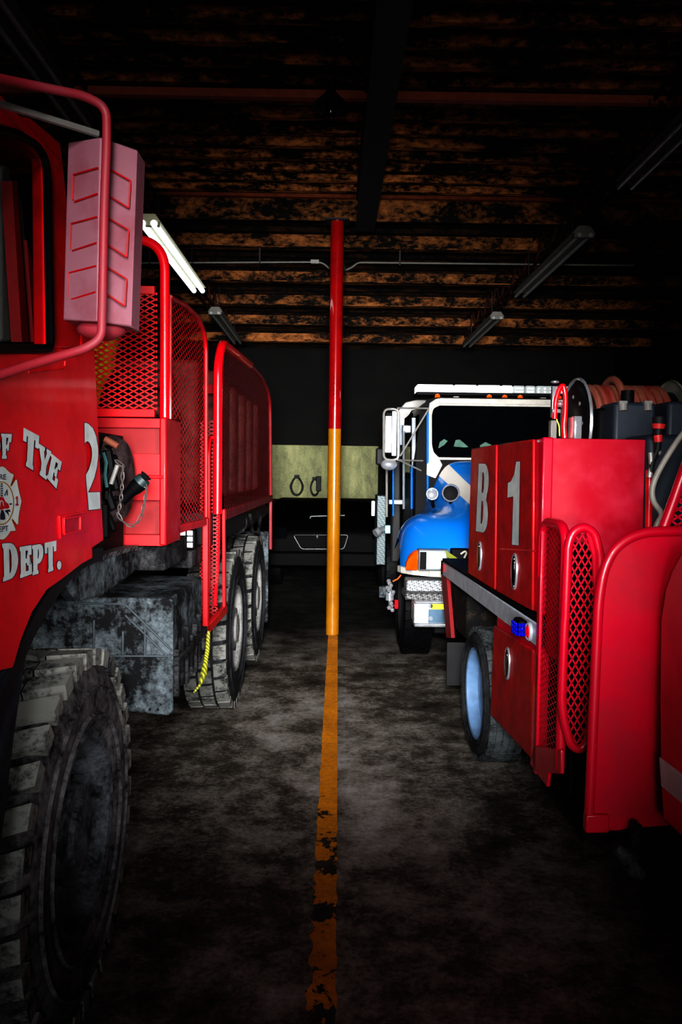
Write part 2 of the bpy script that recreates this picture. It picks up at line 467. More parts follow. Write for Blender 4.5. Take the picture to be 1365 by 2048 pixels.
# worn stripe painted on the floor
def stripe_mat():
    n = N('worn_yellow_paint')
    a = n.noise(5, 9, .7, dist=.5); sx = n.n.new('ShaderNodeSeparateXYZ'); n.l.new(n.tc.outputs['Object'], sx.inputs[0])
    near = n.n.new('ShaderNodeMapRange'); near.inputs[1].default_value = 4.35; near.inputs[2].default_value = 3.9
    near.inputs[3].default_value = 0; near.inputs[4].default_value = .17; n.l.new(sx.outputs['Y'], near.inputs[0])
    bare = n.ramp(n.math('ADD', a, near.outputs[0]), [(.690, K), (.700, Wh)])
    tone = n.ramp(n.noise(3, 6, .7), [(.3, srgb(172, 106, 20)), (.7, srgb(226, 146, 30))])
    tone = n.mix(n.ramp(n.noise(30, 4, .7), [(.45, K), (.7, (.4,)*3)]), tone, srgb(80, 50, 14))
    g = n.noise(9, 8, .7)
    n.col(n.mix(bare, tone, n.ramp(g, [(.4, (.010,.008,.006,1)), (.7, (.07,.065,.058,1))])))
    n.set(Roughness=.7, Specular_IOR_Level=.25); return n.m
a0, a1 = W.Z(611, 2048, 0), W.Z(674, 2048, 0); b0, b1 = W.Z(655, 1296, 0), W.Z(676, 1296, 0)
mb = MB(); L = []; Rr = []
ny = 260
for i in range(ny+1):
    t = -.55+i/ny*1.66
    l = a0.lerp(b0, t); r = a1.lerp(b1, t)
    amp = .004 + .012*max(0, min(1, (4.2-l.y)/2))
    L.append((l.x+amp*(random.random()-.3)*2, l.y, .003)); Rr.append((r.x-amp*(random.random()-.3)*.8, r.y, .003))
vs = [p for q in zip(L, Rr) for p in q]
mb.add(vs, [(2*i, 2*i+1, 2*i+3, 2*i+2) for i in range(ny)])
st('floor_marking', mb, stripe_mat(), smooth=0)

# cream painted board on the back wall, with two coiled cords hanging from it
def board_mat():
    n = N('cream_board'); a = n.noise(2.2, 8, .7, stretch=(1.4, 1, .5)); b = n.noise(28, 4, .7)
    c = n.ramp(n.math('ADD', n.math('MULTIPLY', a, .75), n.math('MULTIPLY', b, .3)), [(.36, srgb(44, 46, 26)), (.54, srgb(88, 90, 58)), (.74, srgb(118, 116, 82))])
    n.col(c); n.set(Roughness=.8); return n.m
BY = 18.9
p0 = W.Y(572, 998, BY); p1 = W.Y(745, 892, BY)
bo = MB().box(p0.x-.4, BY, p0.z, p1.x+.15, Y1+.01, p1.z)
tag(bo.build('wall_board', board_mat(), bevel=.01), 'cream painted wall board with dark streaks on the far back wall', 'board')
mb = MB()
c = W.Y(712, 900, BY); 
def coil(cx, cy, rx, ry, name, label, turns=4):
    o = W.Y(cx, cy, BY-.03); s = BY/FPX
    mb = MB(); rnd = random.Random(cx)
    for k in range(turns):
        a, b = rx*s*(.82+.13*k/turns+.1*rnd.random()), ry*s*(.85+.15*rnd.random())
        pts = []
        for i in range(28):
            t = 2*math.pi*i/28
            w = 1-.35*max(0, math.sin(t))
            pts.append((o.x+a*w*math.cos(t), BY-.03-.012*k, o.z+b*math.sin(t)))
        mb.tube(pts, .018, 6, True)
    e = tag(mb.build(name, BLACK), label, 'cord')
    h = MB().box(o.x-.06, BY-.08, o.z+ry*s*.75, o.x+.06, BY+.005, o.z+ry*s*1.1).build('hook', BLACK, e, bevel=.01)
    return e, o, s
coil(594, 972, 13, 20, 'coiled_cord', 'black coiled cord hanging on the cream board, further from the pole')
e, o, s = coil(630, 974, 9, 18, 'coiled_cord', 'black coiled cord with a dark box beside the pole on the cream board')
MB().box(o.x+.03, BY-.12, o.z-.1, o.x+.15, BY-.005, o.z+.26).build('charger_box', BLACK, e, bevel=.015)

# ---------------------------------------------------------------- pole
n = N('pole_paint')
sx = n.n.new('ShaderNodeSeparateXYZ'); n.l.new(n.tc.outputs['Object'], sx.inputs[0])
hi = n.math('GREATER_THAN', sx.outputs['Z'], 2.215)
yel = n.mix(n.ramp(n.noise(4, 7, .7), [(.4, K), (.8, Wh)]), srgb(160, 104, 12), srgb(132, 82, 10))
chip = n.ramp(n.noise(16, 2, .5), [(.76, K), (.78, Wh)])
yel = n.mix(chip, yel, srgb(110, 40, 10))
redc = n.mix(n.ramp(n.noise(5, 7, .7), [(.4, K), (.8, Wh)]), srgb(140, 8, 14), srgb(108, 5, 10))
n.col(n.mix(hi, yel, redc)); n.set(Roughness=.18, Coat_Weight=1, Coat_Roughness=.05, Coat_IOR=2.2); n.bump(n.noise(7, 3, .5), .05, .004)
POLE = n.m
pb = W.Z(665, 1268, 0); pr = .072
mb = MB()
prof = [(pr, 0), (pr, .30), (pr*1.0, .36), (pr*.985, .40)] + [(pr*.985, .40+.2*i) for i in range(1, 19)] + [(pr*.985, 4.40)]
mb.lathe(prof, (pb.x, pb.y, 0), (0, 0, 1), 40)
po = tag(mb.build('support_pole', POLE), 'tall round steel pole painted yellow below and red above, standing on the floor stripe', 'pole')
MB().box(pb.x-.13, pb.y-.10, 4.395, pb.x+.13, pb.y+.10, 4.412).build('cap_plate', DARK, po)
# conduit strapped across under the beam
y = 9.86
CONDM = plain('conduit_grey', srgb(96, 96, 90), .5)
pp = lambda px, py, Y=y: W.Y(px, py, Y)
q = pp(660, 539); path = [pp(60, 527), pp(630, 524), pp(648, 526), q, V((pb.x-.03, pb.y+.068, q.z-.03))] 
mb = MB().tube(fillet(path, .12), .011, 8)
o = tag(mb.build('conduit', CONDM), 'thin grey conduit running from the pole toward the left-hand truss', 'pipe')
for px_ in (300, 520): q = pp(px_, 525); MB().box(q.x-.01, q.y-.015, q.z-.015, q.x+.01, q.y+.015, 4.46).build('strap', DARK, o)
q = pp(630, 524); MB().box(q.x-.05, q.y-.02, q.z-.02, q.x+.05, q.y+.02, q.z+.025).build('coupling', GREY, o)
q = pp(690, 541); path = [V((pb.x+.03, pb.y+.068, q.z-.03)), q, pp(703, 536), pp(716, 525), pp(1270, 531)]
mb = MB().tube(fillet(path, .12), .011, 8)
o = tag(mb.build('conduit', CONDM), 'thin grey conduit running from the pole toward the right-hand truss', 'pipe')
for px_ in (800, 1100): q = pp(px_, 528); MB().box(q.x-.01, q.y-.015, q.z-.018, q.x+.01, q.y+.015, 4.46).build('strap', DARK, o)

# ---------------------------------------------------------------- strip lights
TUBE_OFF = plain('unlit_tube', srgb(176, 182, 180), .3)
TUBE_ON = plain('lit_tube', srgb(230, 235, 235), .3, emit=(.9, 1, .98, 1), es=.9)
HOUS = plain('light_housing', srgb(196, 190, 160), .4)
TUBE_DIM = plain('dim_tube', srgb(128, 128, 126), .4)  # dimness of the unlit fixtures put into darker tube and housing colours
HOUS_DIM = plain('dim_light_housing', srgb(84, 82, 76), .6)
def strip_light(x, y0, y1, z, label, lit=False, rx=0):
    e = empty('strip_light', Matrix.Translation((x, (y0+y1)/2, z)))
    tag(e, label, 'light', 'hanging strip lights under the roof')
    L = (y1-y0)/2
    prof = [(-.10, 0, .0), (-.055, 0, .055), (.055, 0, .055), (.10, 0, 0)]
    hm, tm_ = (HOUS_DIM, TUBE_DIM) if not lit else (HOUS, TUBE_ON)
    mb = MB().prism([(-.105, -L, 0), (-.055, -L, .07), (.055, -L, .07), (.105, -L, 0)], (0, 2*L, 0))
    mb.build('housing', hm, e, bevel=.004)
    for s in (-1, 1):
        MB().tube([(s*.05, -L-.03, -.022), (s*.05, L+.05, -.022)], .030 if lit else .019, 12).build('tube', tm_, e)
    MB().box(-.09, -L-.02, -.04, .09, -L+.03, .01).build('end_cap', hm, e, bevel=.004)
    for yy in (-L*.7, L*.7):
        MB().tube([(0, yy, .06), (0, yy, 4.32-z)], .006, 6).build('hanger', DARK, e)
    return e
strip_light(-1.60, 2.60, 5.05, 3.9, 'long strip light crossing behind the mirror arm of the army fire truck')
strip_light(-1.63, 7.06, 9.55, 3.9, 'bright white two-tube strip light above the red mesh cage', lit=True)
strip_light(-1.63, 10.95, 13.4, 3.9, 'small far strip light just above the rear mesh cage')
strip_light(2.13, 3.45, 5.95, 3.9, 'large dim strip light reaching the frame edge at upper right')
strip_light(2.2, 7.20, 9.6, 3.9, 'faint grey strip light, middle of the right-hand row')
strip_light(2.2, 11.0, 13.4, 3.9, 'faintest strip light, farthest of the right-hand row')
# dim pendant lamp by the centre girder
c = W.Y(662, 205, 6.1)
e = empty('pendant_lamp', Matrix.Translation((c.x, c.y, c.z))); tag(e, 'dim grey pendant lamp hanging beside the dark centre girder', 'light')
MB().lathe([(.03, .10), (.05, .06), (.13, -.02), (.135, -.035), (.12, -.03)], (0,0,0), (0,0,1), 24).build('shade', DARK, e)
MB().tube([(0,0,.08), (0,0,4.6-c.z)], .008, 6).build('stem', DARK, e)
MB().ball((0,0,-.05), .045, .045, .07).build('bulb', GLASS_DK, e)
# ================================================================ army-type red fire truck, aisle side at left
TA = empty('fire_truck', A.M.copy())
tag(TA, 'tall red six-wheeled fire truck with number 2, mesh cages and fire department lettering', 'fire truck')
CX = -.04                                   # cab side plane
aX = lambda px, py, x=0: A.X(px, py, x)
aY = lambda px, py, y: A.Y(px, py, y)
NEAR = .75
arch = [(182,1118),(160,1128),(125,1155),(90,1180),(60,1225),(38,1280),(22,1335),(0,1340)]
archp = [aX(x, y, CX) for x, y in arch]
# near (hidden) end of the cab carries on past the frame
_s0, _s1 = aX(104,700,CX), aX(0,694,CX)
sillz = lambda y: _s0.z+(_s1.z-_s0.z)*(y-_s0.y)/(_s1.y-_s0.y)
lowz = archp[-1].z
lower = [aX(165,700,CX), aX(190,697,CX), aX(208,1082,CX), aX(182,1100,CX)] + archp + [V((CX, 1.55, lowz)), V((CX, 1.45, lowz+.05)), V((CX, NEAR, lowz+.05)), V((CX, NEAR, sillz(NEAR)))]
belt = aX(104, 700, CX).z
mb = MB().prism(lower, (-.05, 0, 0))
rear = lower[2].y
SL = .17
nrm = V((1, 0, SL))
def aS(px, py, d=0): return A.P(px, py, (CX-d, 1.5, belt), nrm)
roofz = aS(10, 223).z
def ext(p, y=NEAR): return V((p.x, y, p.z))
pr_up = [aS(165,697), aS(158,645), aS(130,360), aS(121,285), aS(62,236), aS(0,222), ext(aS(0,222)), ext(aS(0,251)), aS(0,251), aS(40,263), aS(75,285), aS(90,305), aS(97,330), aS(104,697)]
mb.prism(pr_up, (-.05, 0, 0))
# rear quarter above the belt, back wall, roof, floor and far side
t = aS(121, 285)
mb.prism([aX(190,697,CX), aX(165,697,CX), aS(150,560,.02), aS(160,560,.02)], (-.05, 0, 0))
mb.box(-2.4, rear-.05, lowz+.19, CX-.03, rear-.004, belt)
mb.box(-2.34, rear-.10, belt, CX-.12, rear-.05, roofz+.02)
mb.box(-2.34, NEAR, roofz-.01, aS(0,222).x-.0, rear-.1, roofz+.03)
mb.box(-2.4, NEAR, lowz, -2.36, rear, roofz)
mb.box(-2.4, NEAR, lowz+.05, -.66, rear-.05, lowz+.12)
mb.box(-2.4, NEAR, lowz+.05, CX, NEAR+.04, belt)
MB().box(-.62, NEAR+.05, lowz+.12, -.60, rear-.11, roofz-.02).box(-.60, rear-.13, belt-.3, CX-.10, rear-.11, roofz-.02).build('cab_dark_sheet', BLACK, TA)  # black sheets added to keep the cab interior dark
MB().box(-.66, NEAR, .62, -.63, rear+.25, lowz+.2).build('inner_fender', BLACK, TA)
cab = mb.build('cab', RED, TA, bevel=.006)
# door skin, a hair proud of the cab
dd = [aX(161,712,CX), aX(168,846,CX), aX(171,950,CX), aX(176,1020,CX), aX(181,1090,CX), aX(182,1116,CX)] + [p.copy() for p in archp[1:]] + [V((CX, 1.55, lowz)), V((CX, 1.45, lowz+.06)), V((CX, 1.0, lowz+.06)), V((CX, 1.0, sillz(1.0)-.01))]
door = MB().prism([p+V((.001,0,0)) for p in dd], (.004, 0, 0)).build('cab_door', RED, TA, bevel=.003)
DX = CX+.0055
mb = MB()
for r in ([(116,1034),(169,1024)], [(116,1034),(119,1077)]):
    mb.bar(aX(*r[0], DX), aX(*r[1], DX), .006, .012, (1,0,0))
mb.prism([aX(127,1037,DX), aX(160,1032,DX), aX(160,1061,DX), aX(128,1068,DX)], (.003, 0, 0), 1)
for a, b in (((127,1037),(160,1032)), ((160,1032),(160,1061)), ((160,1061),(128,1068)), ((128,1068),(127,1037))):
    mb.bar(aX(*a, DX+.004), aX(*b, DX+.004), .006, .008, (1,0,0))
mb.build('door_handle', [RED, RED_DK], door, bevel=.001)
mb = MB()
mb.tube([aX(57,744,DX), aX(124,736,DX), aX(129,733,DX), aX(130,723,DX)], .003, 6)
mb.build('pressed_line', RED, door)
# lettering
items = [('O', ((-34,868),(2,868),(-30,918),(0,918))), ('F', ((2,867),(24,868),(4,918),(19,917))),
         ('T', ((47,855),(79,872),(45,928),(73,945))), ('Y', ((78,887),(103,903),(72,944),(99,965))), ('E', ((103,907),(124,924),(93,955),(113,978))),
         ('D', ((4,1087),(36,1085),(6,1164),(37,1152))), ('E', ((39,1094),(63,1090),(40,1157),(64,1148))),
         ('P', ((64,1091),(88,1086),(65,1151),(85,1145))), ('T', ((89,1086),(113,1081),(91,1147),(112,1139))), ('.', ((114,1122),(123,1121),(114,1140),(123,1139)))]
letters('lettering', items[:2], A, DX, 1, SIGN, NAVY, door)
letters('lettering', items[2:5], A, DX, 1, SIGN, NAVY, door)
letters('lettering', items[5:], A, DX, 1, SIGN, NAVY, door)
two = [(1017,35),(1040,35),(1065,45),(1120,100),(1160,200),(1182,330),(1185,430),(1170,560),(1140,690),(1095,800),(1062,872),(1205,868),(1212,1070),(1070,1085),(1055,900),(1040,750),(1035,660),(1070,600),(1100,500),(1110,420),(1105,340),(1085,285),(1060,255),(1035,265),(1022,285)]
two = [(x/6.023, 840+y/6.023) for x, y in two]
mb = MB(); flat(mb, [inflate(two, 1.2)], lambda x, y: aX(x, y, CX+.0055), 1); flat(mb, [two], lambda x, y: aX(x, y, CX+.007), 0)
mb.build('number', [SIGN, NAVY], cab, smooth=0)
# cross-shaped fire department emblem
ex = lambda x, y, d: aX(x/6.023, 840+y/6.023, DX+d)
rh = [(25,557),(60,572),(100,615),(130,640),(162,650),(166,672),(126,795),(140,795),(192,712),(206,725),(216,790),(235,880),(262,980),(240,1080),(225,1160),(222,1255),(204,1262),(150,1192),(142,1200),(190,1322),(185,1336),(130,1340),(90,1400),(50,1438),(25,1442)]
lh = [(25-(x-25)*1.25, y) for x, y in rh[::-1] if x > 25]
cross = rh+lh
mb = MB()
flat(mb, [inflate(cross, 7)], lambda x, y: ex(x, y, .0012), 1)
flat(mb, [inflate(cross, 2)], lambda x, y: ex(x, y, .002), 2)
flat(mb, [inflate(cross, -4)], lambda x, y: ex(x, y, .0028), 0)
ell = lambda rx, ry, n=40, cx=18, cy=1002: [(cx+rx*math.cos(2*math.pi*k/n), cy+ry*math.sin(2*math.pi*k/n)) for k in range(n)]
flat(mb, [ell(153, 262)], lambda x, y: ex(x, y, .0034), 1)
flat(mb, [ell(147, 256)], lambda x, y: ex(x, y, .004), 2)
flat(mb, [ell(138, 246)], lambda x, y: ex(x, y, .0046), 0)
# red helmet, ladder, axe heads and hydrant inside the ring
helm = [(-90,1060),(-60,1010),(-30,990),(-20,940),(10,925),(45,935),(66,985),(100,1010),(116,1045),(100,1070),(60,1065),(20,1082),(-40,1070)]
flat(mb, [helm], lambda x, y: ex(x, y, .0052), 3)
flat(mb, [[(-5,1045),(0,975),(20,965),(42,985),(50,1045),(40,1030),(32,985),(20,978),(8,990),(4,1045)]], lambda x, y: ex(x, y, .0058), 0)
for k in range(6):
    yy = 765+k*28
    flat(mb, [[(8,yy),(32,yy-2),(32,yy+12),(8,yy+14)]], lambda x, y: ex(x, y, .0052), 1)
flat(mb, [[(8,765),(12,765),(12,930),(8,930)]], lambda x, y: ex(x, y, .0052), 1)
flat(mb, [[(30,765),(34,765),(34,930),(30,930)]], lambda x, y: ex(x, y, .0052), 1)
flat(mb, [[(50,905),(88,828),(95,900),(84,915),(80,860),(62,915)]], lambda x, y: ex(x, y, .0052), 1)
flat(mb, [[(110,1008),(145,1000),(142,1022),(116,1022)]], lambda x, y: ex(x, y, .0052), 1)
flat(mb, [[(5,1200),(2,1150),(15,1085),(40,1085),(60,1140),(66,1195),(40,1204)]], lambda x, y: ex(x, y, .0052), 1)
flat(mb, [[(58,1085),(120,1078),(126,1110),(100,1100),(112,1166),(84,1120),(70,1112)]], lambda x, y: ex(x, y, .0052), 1)
font_text(mb, 'FIRE', lambda u, v: ex(-65+u*140, 715-v*62-0*u, .0056), 1)
font_text(mb, 'DEPT', lambda u, v: ex(-60+u*160, 1355-v*66-u*18, .0056), 1)
flat(mb, [[(188+u*36, 1030-v*112) for u, v in ((0,0),(1,0),(1,.14),(.75,.14),(.75,1),(.4,1),(0,.8),(.15,.7),(.35,.78),(.35,.14),(0,.14))]], lambda x, y: ex(x, y, .0056), 3)
mb.build('door_emblem', [SIGN, NAVY, GOLD, RED_DK], door, smooth=0)
# window: black gasket, glass and what shows through it
mb = MB()
g = [aS(x, y, -.008) for x, y in ((-60,697),(101,697),(98,560),(95,400),(93,332),(87,310),(73,290),(38,269),(-60,246))]
mb.tube(fillet(g, .02, 4), .011, 8)
win = mb.build('window_seal', BLACK, TA)
g2 = [aS(x, y, .02) for x, y in ((0,700),(104,700),(97,330),(90,305),(75,285),(40,263),(0,251))]
g2 = [ext(g2[-1]), V((CX-.02, NEAR, sillz(NEAR)))] + g2
def thin_glass(name, tint, a):
    n = N(name); n.set(Base_Color=tint, Roughness=.03, Alpha=a, Specular_IOR_Level=.5); return n.m
SIDEGLASS = thin_glass('cab_glass', (.002, .003, .003, 1), .22)
mb = MB().prism(g2, (-.004, 0, 0)); mb.build('window_pane', SIDEGLASS, TA, smooth=0)
INT_GREY = plain('interior_grey', srgb(92, 98, 95), .7)
INT_RED = plain('interior_red', srgb(150, 8, 18), .5)
ip = lambda pts, x=-.165: [aX(a, b, x) for a, b in pts]
MB().prism(ip([(24,362),(33,362),(58,684),(44,684)]), (-.03,0,0)).build('door_post', INT_RED, TA)
MB().prism(ip([(54,480),(60,500),(82,684),(68,684)], -.17), (-.03,0,0)).build('door_post', INT_RED, TA)
MB().prism(ip([(34,362),(46,430),(66,684),(59,684)], -.18), (-.03,0,0)).build('seat_frame', INT_GREY, TA)
MB().prism(ip([(77,478),(84,470),(97,500),(97,684),(83,684)], -.20), (-.04,0,0)).build('seat_back', INT_GREY, TA, bevel=.01)
MB().prism(ip([(2,330),(21,330),(42,684),(4,684)], -.20), (-.04,0,0)).build('seat_back', INT_GREY, TA, bevel=.01)
# mirror box on its bent tube arm
Ym, Yr, Yb = 2.04, 1.97, 2.12
tl, tr_, bl, br = aY(136,284,Ym), aY(275,299,Ym), aY(126,640,Ym), aY(263,654,Ym)
tm, bm_ = aY(201,274,Yr), aY(194,643,Yr)
tlb, trb, blb, brb = [V((p.x, Yb, p.z)) for p in (tl, tr_, bl, br)]
mb = MB().add([tl, tm, tr_, bl, bm_, br, tlb, trb, blb, brb],
    [(0,3,4,1), (1,4,5,2), (0,1,2,7,6), (3,8,9,5,4), (0,6,8,3), (2,5,9,7), (6,7,9,8)])
mir = empty('mirror', None, TA)
mb.build('mirror_shell', PINK, mir, bevel=.004, weld=True)
mb = MB()
def sh(px, py):       # point on the folded front of the shell
    t = (px-136)/(201-136) if px < 200 else (275-px)/(275-201)
    return aY(px, py, Ym+(Yr-Ym)*max(0, min(1, t))-.006)
for k in range(3):
    y0 = 342+k*98; dx = -4*k
    for a, b in (((147+dx,y0+8),(196+dx*.4,y0-6)), ((149+dx,y0+62),(195+dx*.4,y0+46)), ((147+dx,y0+8),(146+dx,y0+58)),
                 ((212+dx*.5,y0-8),(261+dx,y0+20)), ((261+dx,y0+20),(258+dx,y0+74)), ((212+dx*.5,y0+46),(257+dx,y0+74))):
        mb.bar(sh(*a), sh(*b), .004, .004, (0,1,0))
mb.build('pressed_grooves', RED_DK, mir)
MB().prism([tlb+V((.01,.002,-.01)), trb+V((-.01,.002,-.01)), brb+V((-.01,.002,.01)), blb+V((.01,.002,.01))], (0,.004,0)).build('mirror_glass', MIRROR, mir, smooth=0)
c = aY(198,648,2.05); MB().ball((c.x, 2.07, c.z-.012), .062, .05, .026).build('mirror_mount', RED_ARM, mir)
arm = [(-130,790,1.55),(0,750,1.72),(60,730,1.8),(120,712,1.86),(172,697,1.90),(203,676,1.91),(205,600,1.91),(209,400,1.91),(214,280,1.91),(213,215,1.91),(170,192,1.88),(60,170,1.8),(0,158,1.72),(-120,130,1.55)]
MB().tube(fillet([aY(x, y, d) for x, y, d in arm], .05, 6), .0105, 12).build('mirror_arm', RED_ARM, mir)
MB().tube([aY(-40,195,1.75), aY(0,208,1.8), aY(80,232,1.9), aY(196,268,2.0)], .009, 8).build('mirror_brace', GREY, mir)
# wheel-arch liner
wy, wz, R1 = 2.50, .60, .93
mb = MB(); prof = []
for k in range(25):
    a = math.radians(84 + (200-84)*k/24)
    prof.append((wy+math.cos(a)*R1*1.02, wz+math.sin(a)*R1*.97))
vs = []
for (y, z) in prof: vs += [(CX-.012, y, z), (CX-.6, y, z)]
for (y, z) in prof: vs += [(CX-.012, y+(wy-y)*.05, z+(wz-z)*.05), (CX-.6, y+(wy-y)*.05, z+(wz-z)*.05)]
n_ = len(prof); o_ = 2*n_
fs = []
for i in range(n_-1):
    fs += [(2*i, 2*i+2, 2*i+3, 2*i+1), (o_+2*i, o_+2*i+1, o_+2*i+3, o_+2*i+2), (2*i, o_+2*i, o_+2*i+2, 2*i+2), (2*i+1, 2*i+3, o_+2*i+3, o_+2*i+1)]
mb.add(vs, fs)
mb.build('wheel_arch_liner', DARK, TA)
FEND = dusty('black_fender', (.004,.005,.008,1), srgb(46, 54, 66), .42, .7, 5, .5, .05)
mb = MB()
fp = [(45,1285),(62,1230),(70,1240),(50,1330),(30,1470),(10,1640),(-15,1800),(-60,1800),(-40,1500),(0,1345),(22,1338)]
mb.prism([aX(x, y, CX-.02) for x, y in fp], (-.04,0,0))
mb.build('fender_flap', FEND, TA, bevel=.006)

# ---- wheels
def tyre(R, w, rr, name, par, mt, mtr, pitch=30, blocks='lug', n=64):
    """axis along local x; outer face at x=0, body toward -x"""
    d = .032 if blocks == 'lug' else .010
    Rc = R-d
    prof = [(rr-.015,-.05),(rr,-.028),(rr+.025,-.012),(rr+.4*(Rc-rr),.008),(rr+.7*(Rc-rr),.0),(Rc-.03,-.014),(Rc-.004,-.03),(Rc,-.05),(Rc,-w+.05),(Rc-.004,-w+.03),(Rc-.03,-w+.014),(rr+.5*(Rc-rr),-w-.004),(rr,-w+.03),(rr-.015,-w+.06)]
    mb = MB().lathe([(r, h) for r, h in prof], (0,0,0), (1,0,0), n)
    # sidewall rings
    for q in (.25, .62):
        r = rr+q*(Rc-rr); mb.lathe([(r-.006,.0),(r,.012),(r+.006,.0)], (0,0,0), (1,0,0), n)
    def block(a0, a1, x0, x1, sk, r0, r1, wrap=0):
        P = []
        for (r, dx) in ((r0, 0), (r1, .004)):
            for (aa, x, s) in ((a0, x0, 0), (a1, x0, 0), (a1+sk, x1, 0), (a0+sk, x1, 0)):
                P.append(V((x, r*math.cos(aa), r*math.sin(aa))))
        mb.add(P, [(0,1,2,3),(7,6,5,4),(0,4,5,1),(1,5,6,2),(2,6,7,3),(3,7,4,0)], 1)
    st_ = 2*math.pi/pitch
    for k in range(pitch):
        a = k*st_
        if blocks == 'lug':
            block(a, a+st_*.62, -.004, -w*.36, .10*st_*3, R-.055, R)
            block(a+st_*.36, a+st_*.98, -w*.385, -w*.62, -.3*st_, R-.05, R-.002)
            block(a+st_*.5, a+st_*1.12, -w*.645, -w+.004, -.3*st_, R-.055, R)
        elif blocks == 'grid':
            for c in range(3):
                x0 = -.006-(w-.012)*c/3; x1 = -.006-(w-.012)*(c+.84)/3
                o = (c % 2)*st_*.5
                block(a+o, a+o+st_*.76, x0, x1, .10*st_, R-.05, R)
        else:
            for c in range(5):
                x0 = -.012-(w-.024)*c/5; x1 = -.012-(w-.024)*(c+.93)/5
                o = (c % 2)*st_*.5
                block(a+o, a+o+st_*.90, x0, x1, .12*st_, R-.03, R)
    return mb.build(name, [mt, mtr], par, smooth=35)
def heavy_wheel(yc, xo, R, steer, blocks, mr, mt, hubdepth, rm):
    e = empty('wheel', None, TA)
    e.matrix_local = Matrix.Translation((xo, yc, R)) @ Matrix.Rotation(steer, 4, 'Z')
    rr = .315
    tyre(R, .33, rr, 'tyre', e, mr, mt, 34 if blocks == 'lug' else 28, blocks)
    h = hubdepth
    MB().lathe([(rr+.012,-.020),(rr,-.006),(rr-.022,-.014),(rr-.032,-.05),(rr-.05,-.07-h*.3),(rr-.06,-.07-h),(.235,-.08-h),(.22,-.075-h),(.14,-.075-h),(.135,-.08-h)], (0,0,0), (1,0,0), 48).build('rim', rm, e)
    MB().lathe([(.165,-.09-h),(.16,-.02-h*.4),(.15,.0-h*.4),(.11,.004-h*.4),(.10,.02-h*.4),(.06,.026-h*.4),(0,.026-h*.4)], (0,0,0), (1,0,0), 32).build('hub', rm, e)
    for k in range(10):
        a = 2*math.pi*k/10
        p = V((-.08-h, .205*math.cos(a), .205*math.sin(a)))
        MB().tube([p, p+V((.035,0,0))], .015, 6).build('lug_nut', GRIME, e, smooth=20)
    # brake-side clutter inside the dish
    for k in range(5):
        a = 2*math.pi*(k+.3)/5
        MB().obox((-.03-h*.6, .2*math.cos(a), .2*math.sin(a)), (.03,0,0), V((0,math.cos(a),math.sin(a)))*.05, V((0,-math.sin(a),math.cos(a)))*.02).build('hub_rib', RIM_DK, e, bevel=.006)
    return e
heavy_wheel(2.52, -.075, .585, .03, 'lug', RUBBER, RUBBER_TR, .10, RIM_DK)
heavy_wheel(5.92, -.05, .585, 0, 'grid', RUBBER_BK, RUBBER_TR, .06, RIM_LT)
heavy_wheel(7.38, -.05, .585, 0, 'grid', RUBBER_BK, RUBBER_TR, .06, RIM_LT)
# embossed ring of raised sidewall bars on the front tyre is part of its rubber

# ---- red locker behind the cab
YC = 3.33
q = aY(339, 838, YC); ztop = q.z; zbot = aY(339, 1090, YC).z; xr = -.002
yb = aX(362, 950, 0).y
lk = empty('locker', None, TA)
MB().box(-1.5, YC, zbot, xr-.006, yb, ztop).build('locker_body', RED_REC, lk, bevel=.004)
fz = lambda py: aY(300, py, YC).z
fx = lambda px: aY(px, 950, YC).x
mb = MB()
mb.box(-1.5, YC-.045, fz(857), xr-.015, YC-.001, fz(838)).box(-1.5, YC-.045, fz(1000), xr-.015, YC-.001, fz(908))
mb.box(-1.5, YC-.045, fz(1090), xr-.015, YC-.001, fz(1068)).box(fx(331), YC-.0455, fz(1090), xr-.0155, YC-.001, fz(838))
mb.build('locker_front', RED_F, lk, bevel=.006)
MB().box(fx(303), YC-.053, fz(957), fx(333), YC-.043, fz(950)).build('latch', RED_TUBE, lk, bevel=.003)
p = aX(339, 838, 0)
mb = MB().box(-.03, YC-.049, zbot, 0.0, yb, ztop+.005)
mb.build('corner_post', RED_F, lk, bevel=.008)
MB().box(-.9, YC+.02, fz(1143), -.02, yb+.25, zbot-.004).build('step_bracket', GRIME2, TA, bevel=.01)
# ---- front cage: tube hoop, expanded metal
cg = empty('cage', None, TA)
zc1 = aY(330, 583, YC).z
px_l = -1.25
lat = MB()
lattice(lat, [(px_l, ztop+.03), (-.05, ztop+.03), (-.05, zc1), (px_l, zc1)], .045, .0235, .0055, .003, lambda u, v: V((u, YC+.004, v)), (0,1,0))
lat.build('front_mesh', RED, cg, smooth=0)
mb = MB()
pk = aY(330, 500, YC)
zt = aY(280, 481, YC).z
xh = aY(331, 700, YC).x
hoop = [V((xh, YC-.012, ztop)), V((xh, YC-.012, zt)), V((-1.25, YC-.012, zt)), V((-1.25, YC-.012, ztop))]
mb.tube(fillet(hoop, .13, 10), .020, 14)
mb.build('hoop_tube', RED_TUBE, cg)
mb = MB().box(px_l, YC-.004, zc1-.012, -.06, YC+.016, zc1+.022).box(px_l, YC-.004, ztop+.006, -.06, YC+.02, ztop+.04)
mb.build('frame_bar', RED, cg, bevel=.003)
side1 = [(340,595),(372,612),(395,634),(407,660),(412,692),(412,1034),(362,1052),(362,838),(340,838)]
s1 = [aX(x, y, 0) for x, y in side1]
lat = MB(); lattice(lat, [(p.y, p.z) for p in s1], .075, .030, .0046, .0008, lambda u, v: V((-.004, u, v)), (1,0,0))
lat.build('side_mesh', RED, cg, smooth=0)
mb = MB().tube(fillet(s1[0:6], .05, 4), .012, 8).tube([s1[0], s1[8]], .010, 8)
mb.build('frame_tube', RED_DK, cg)
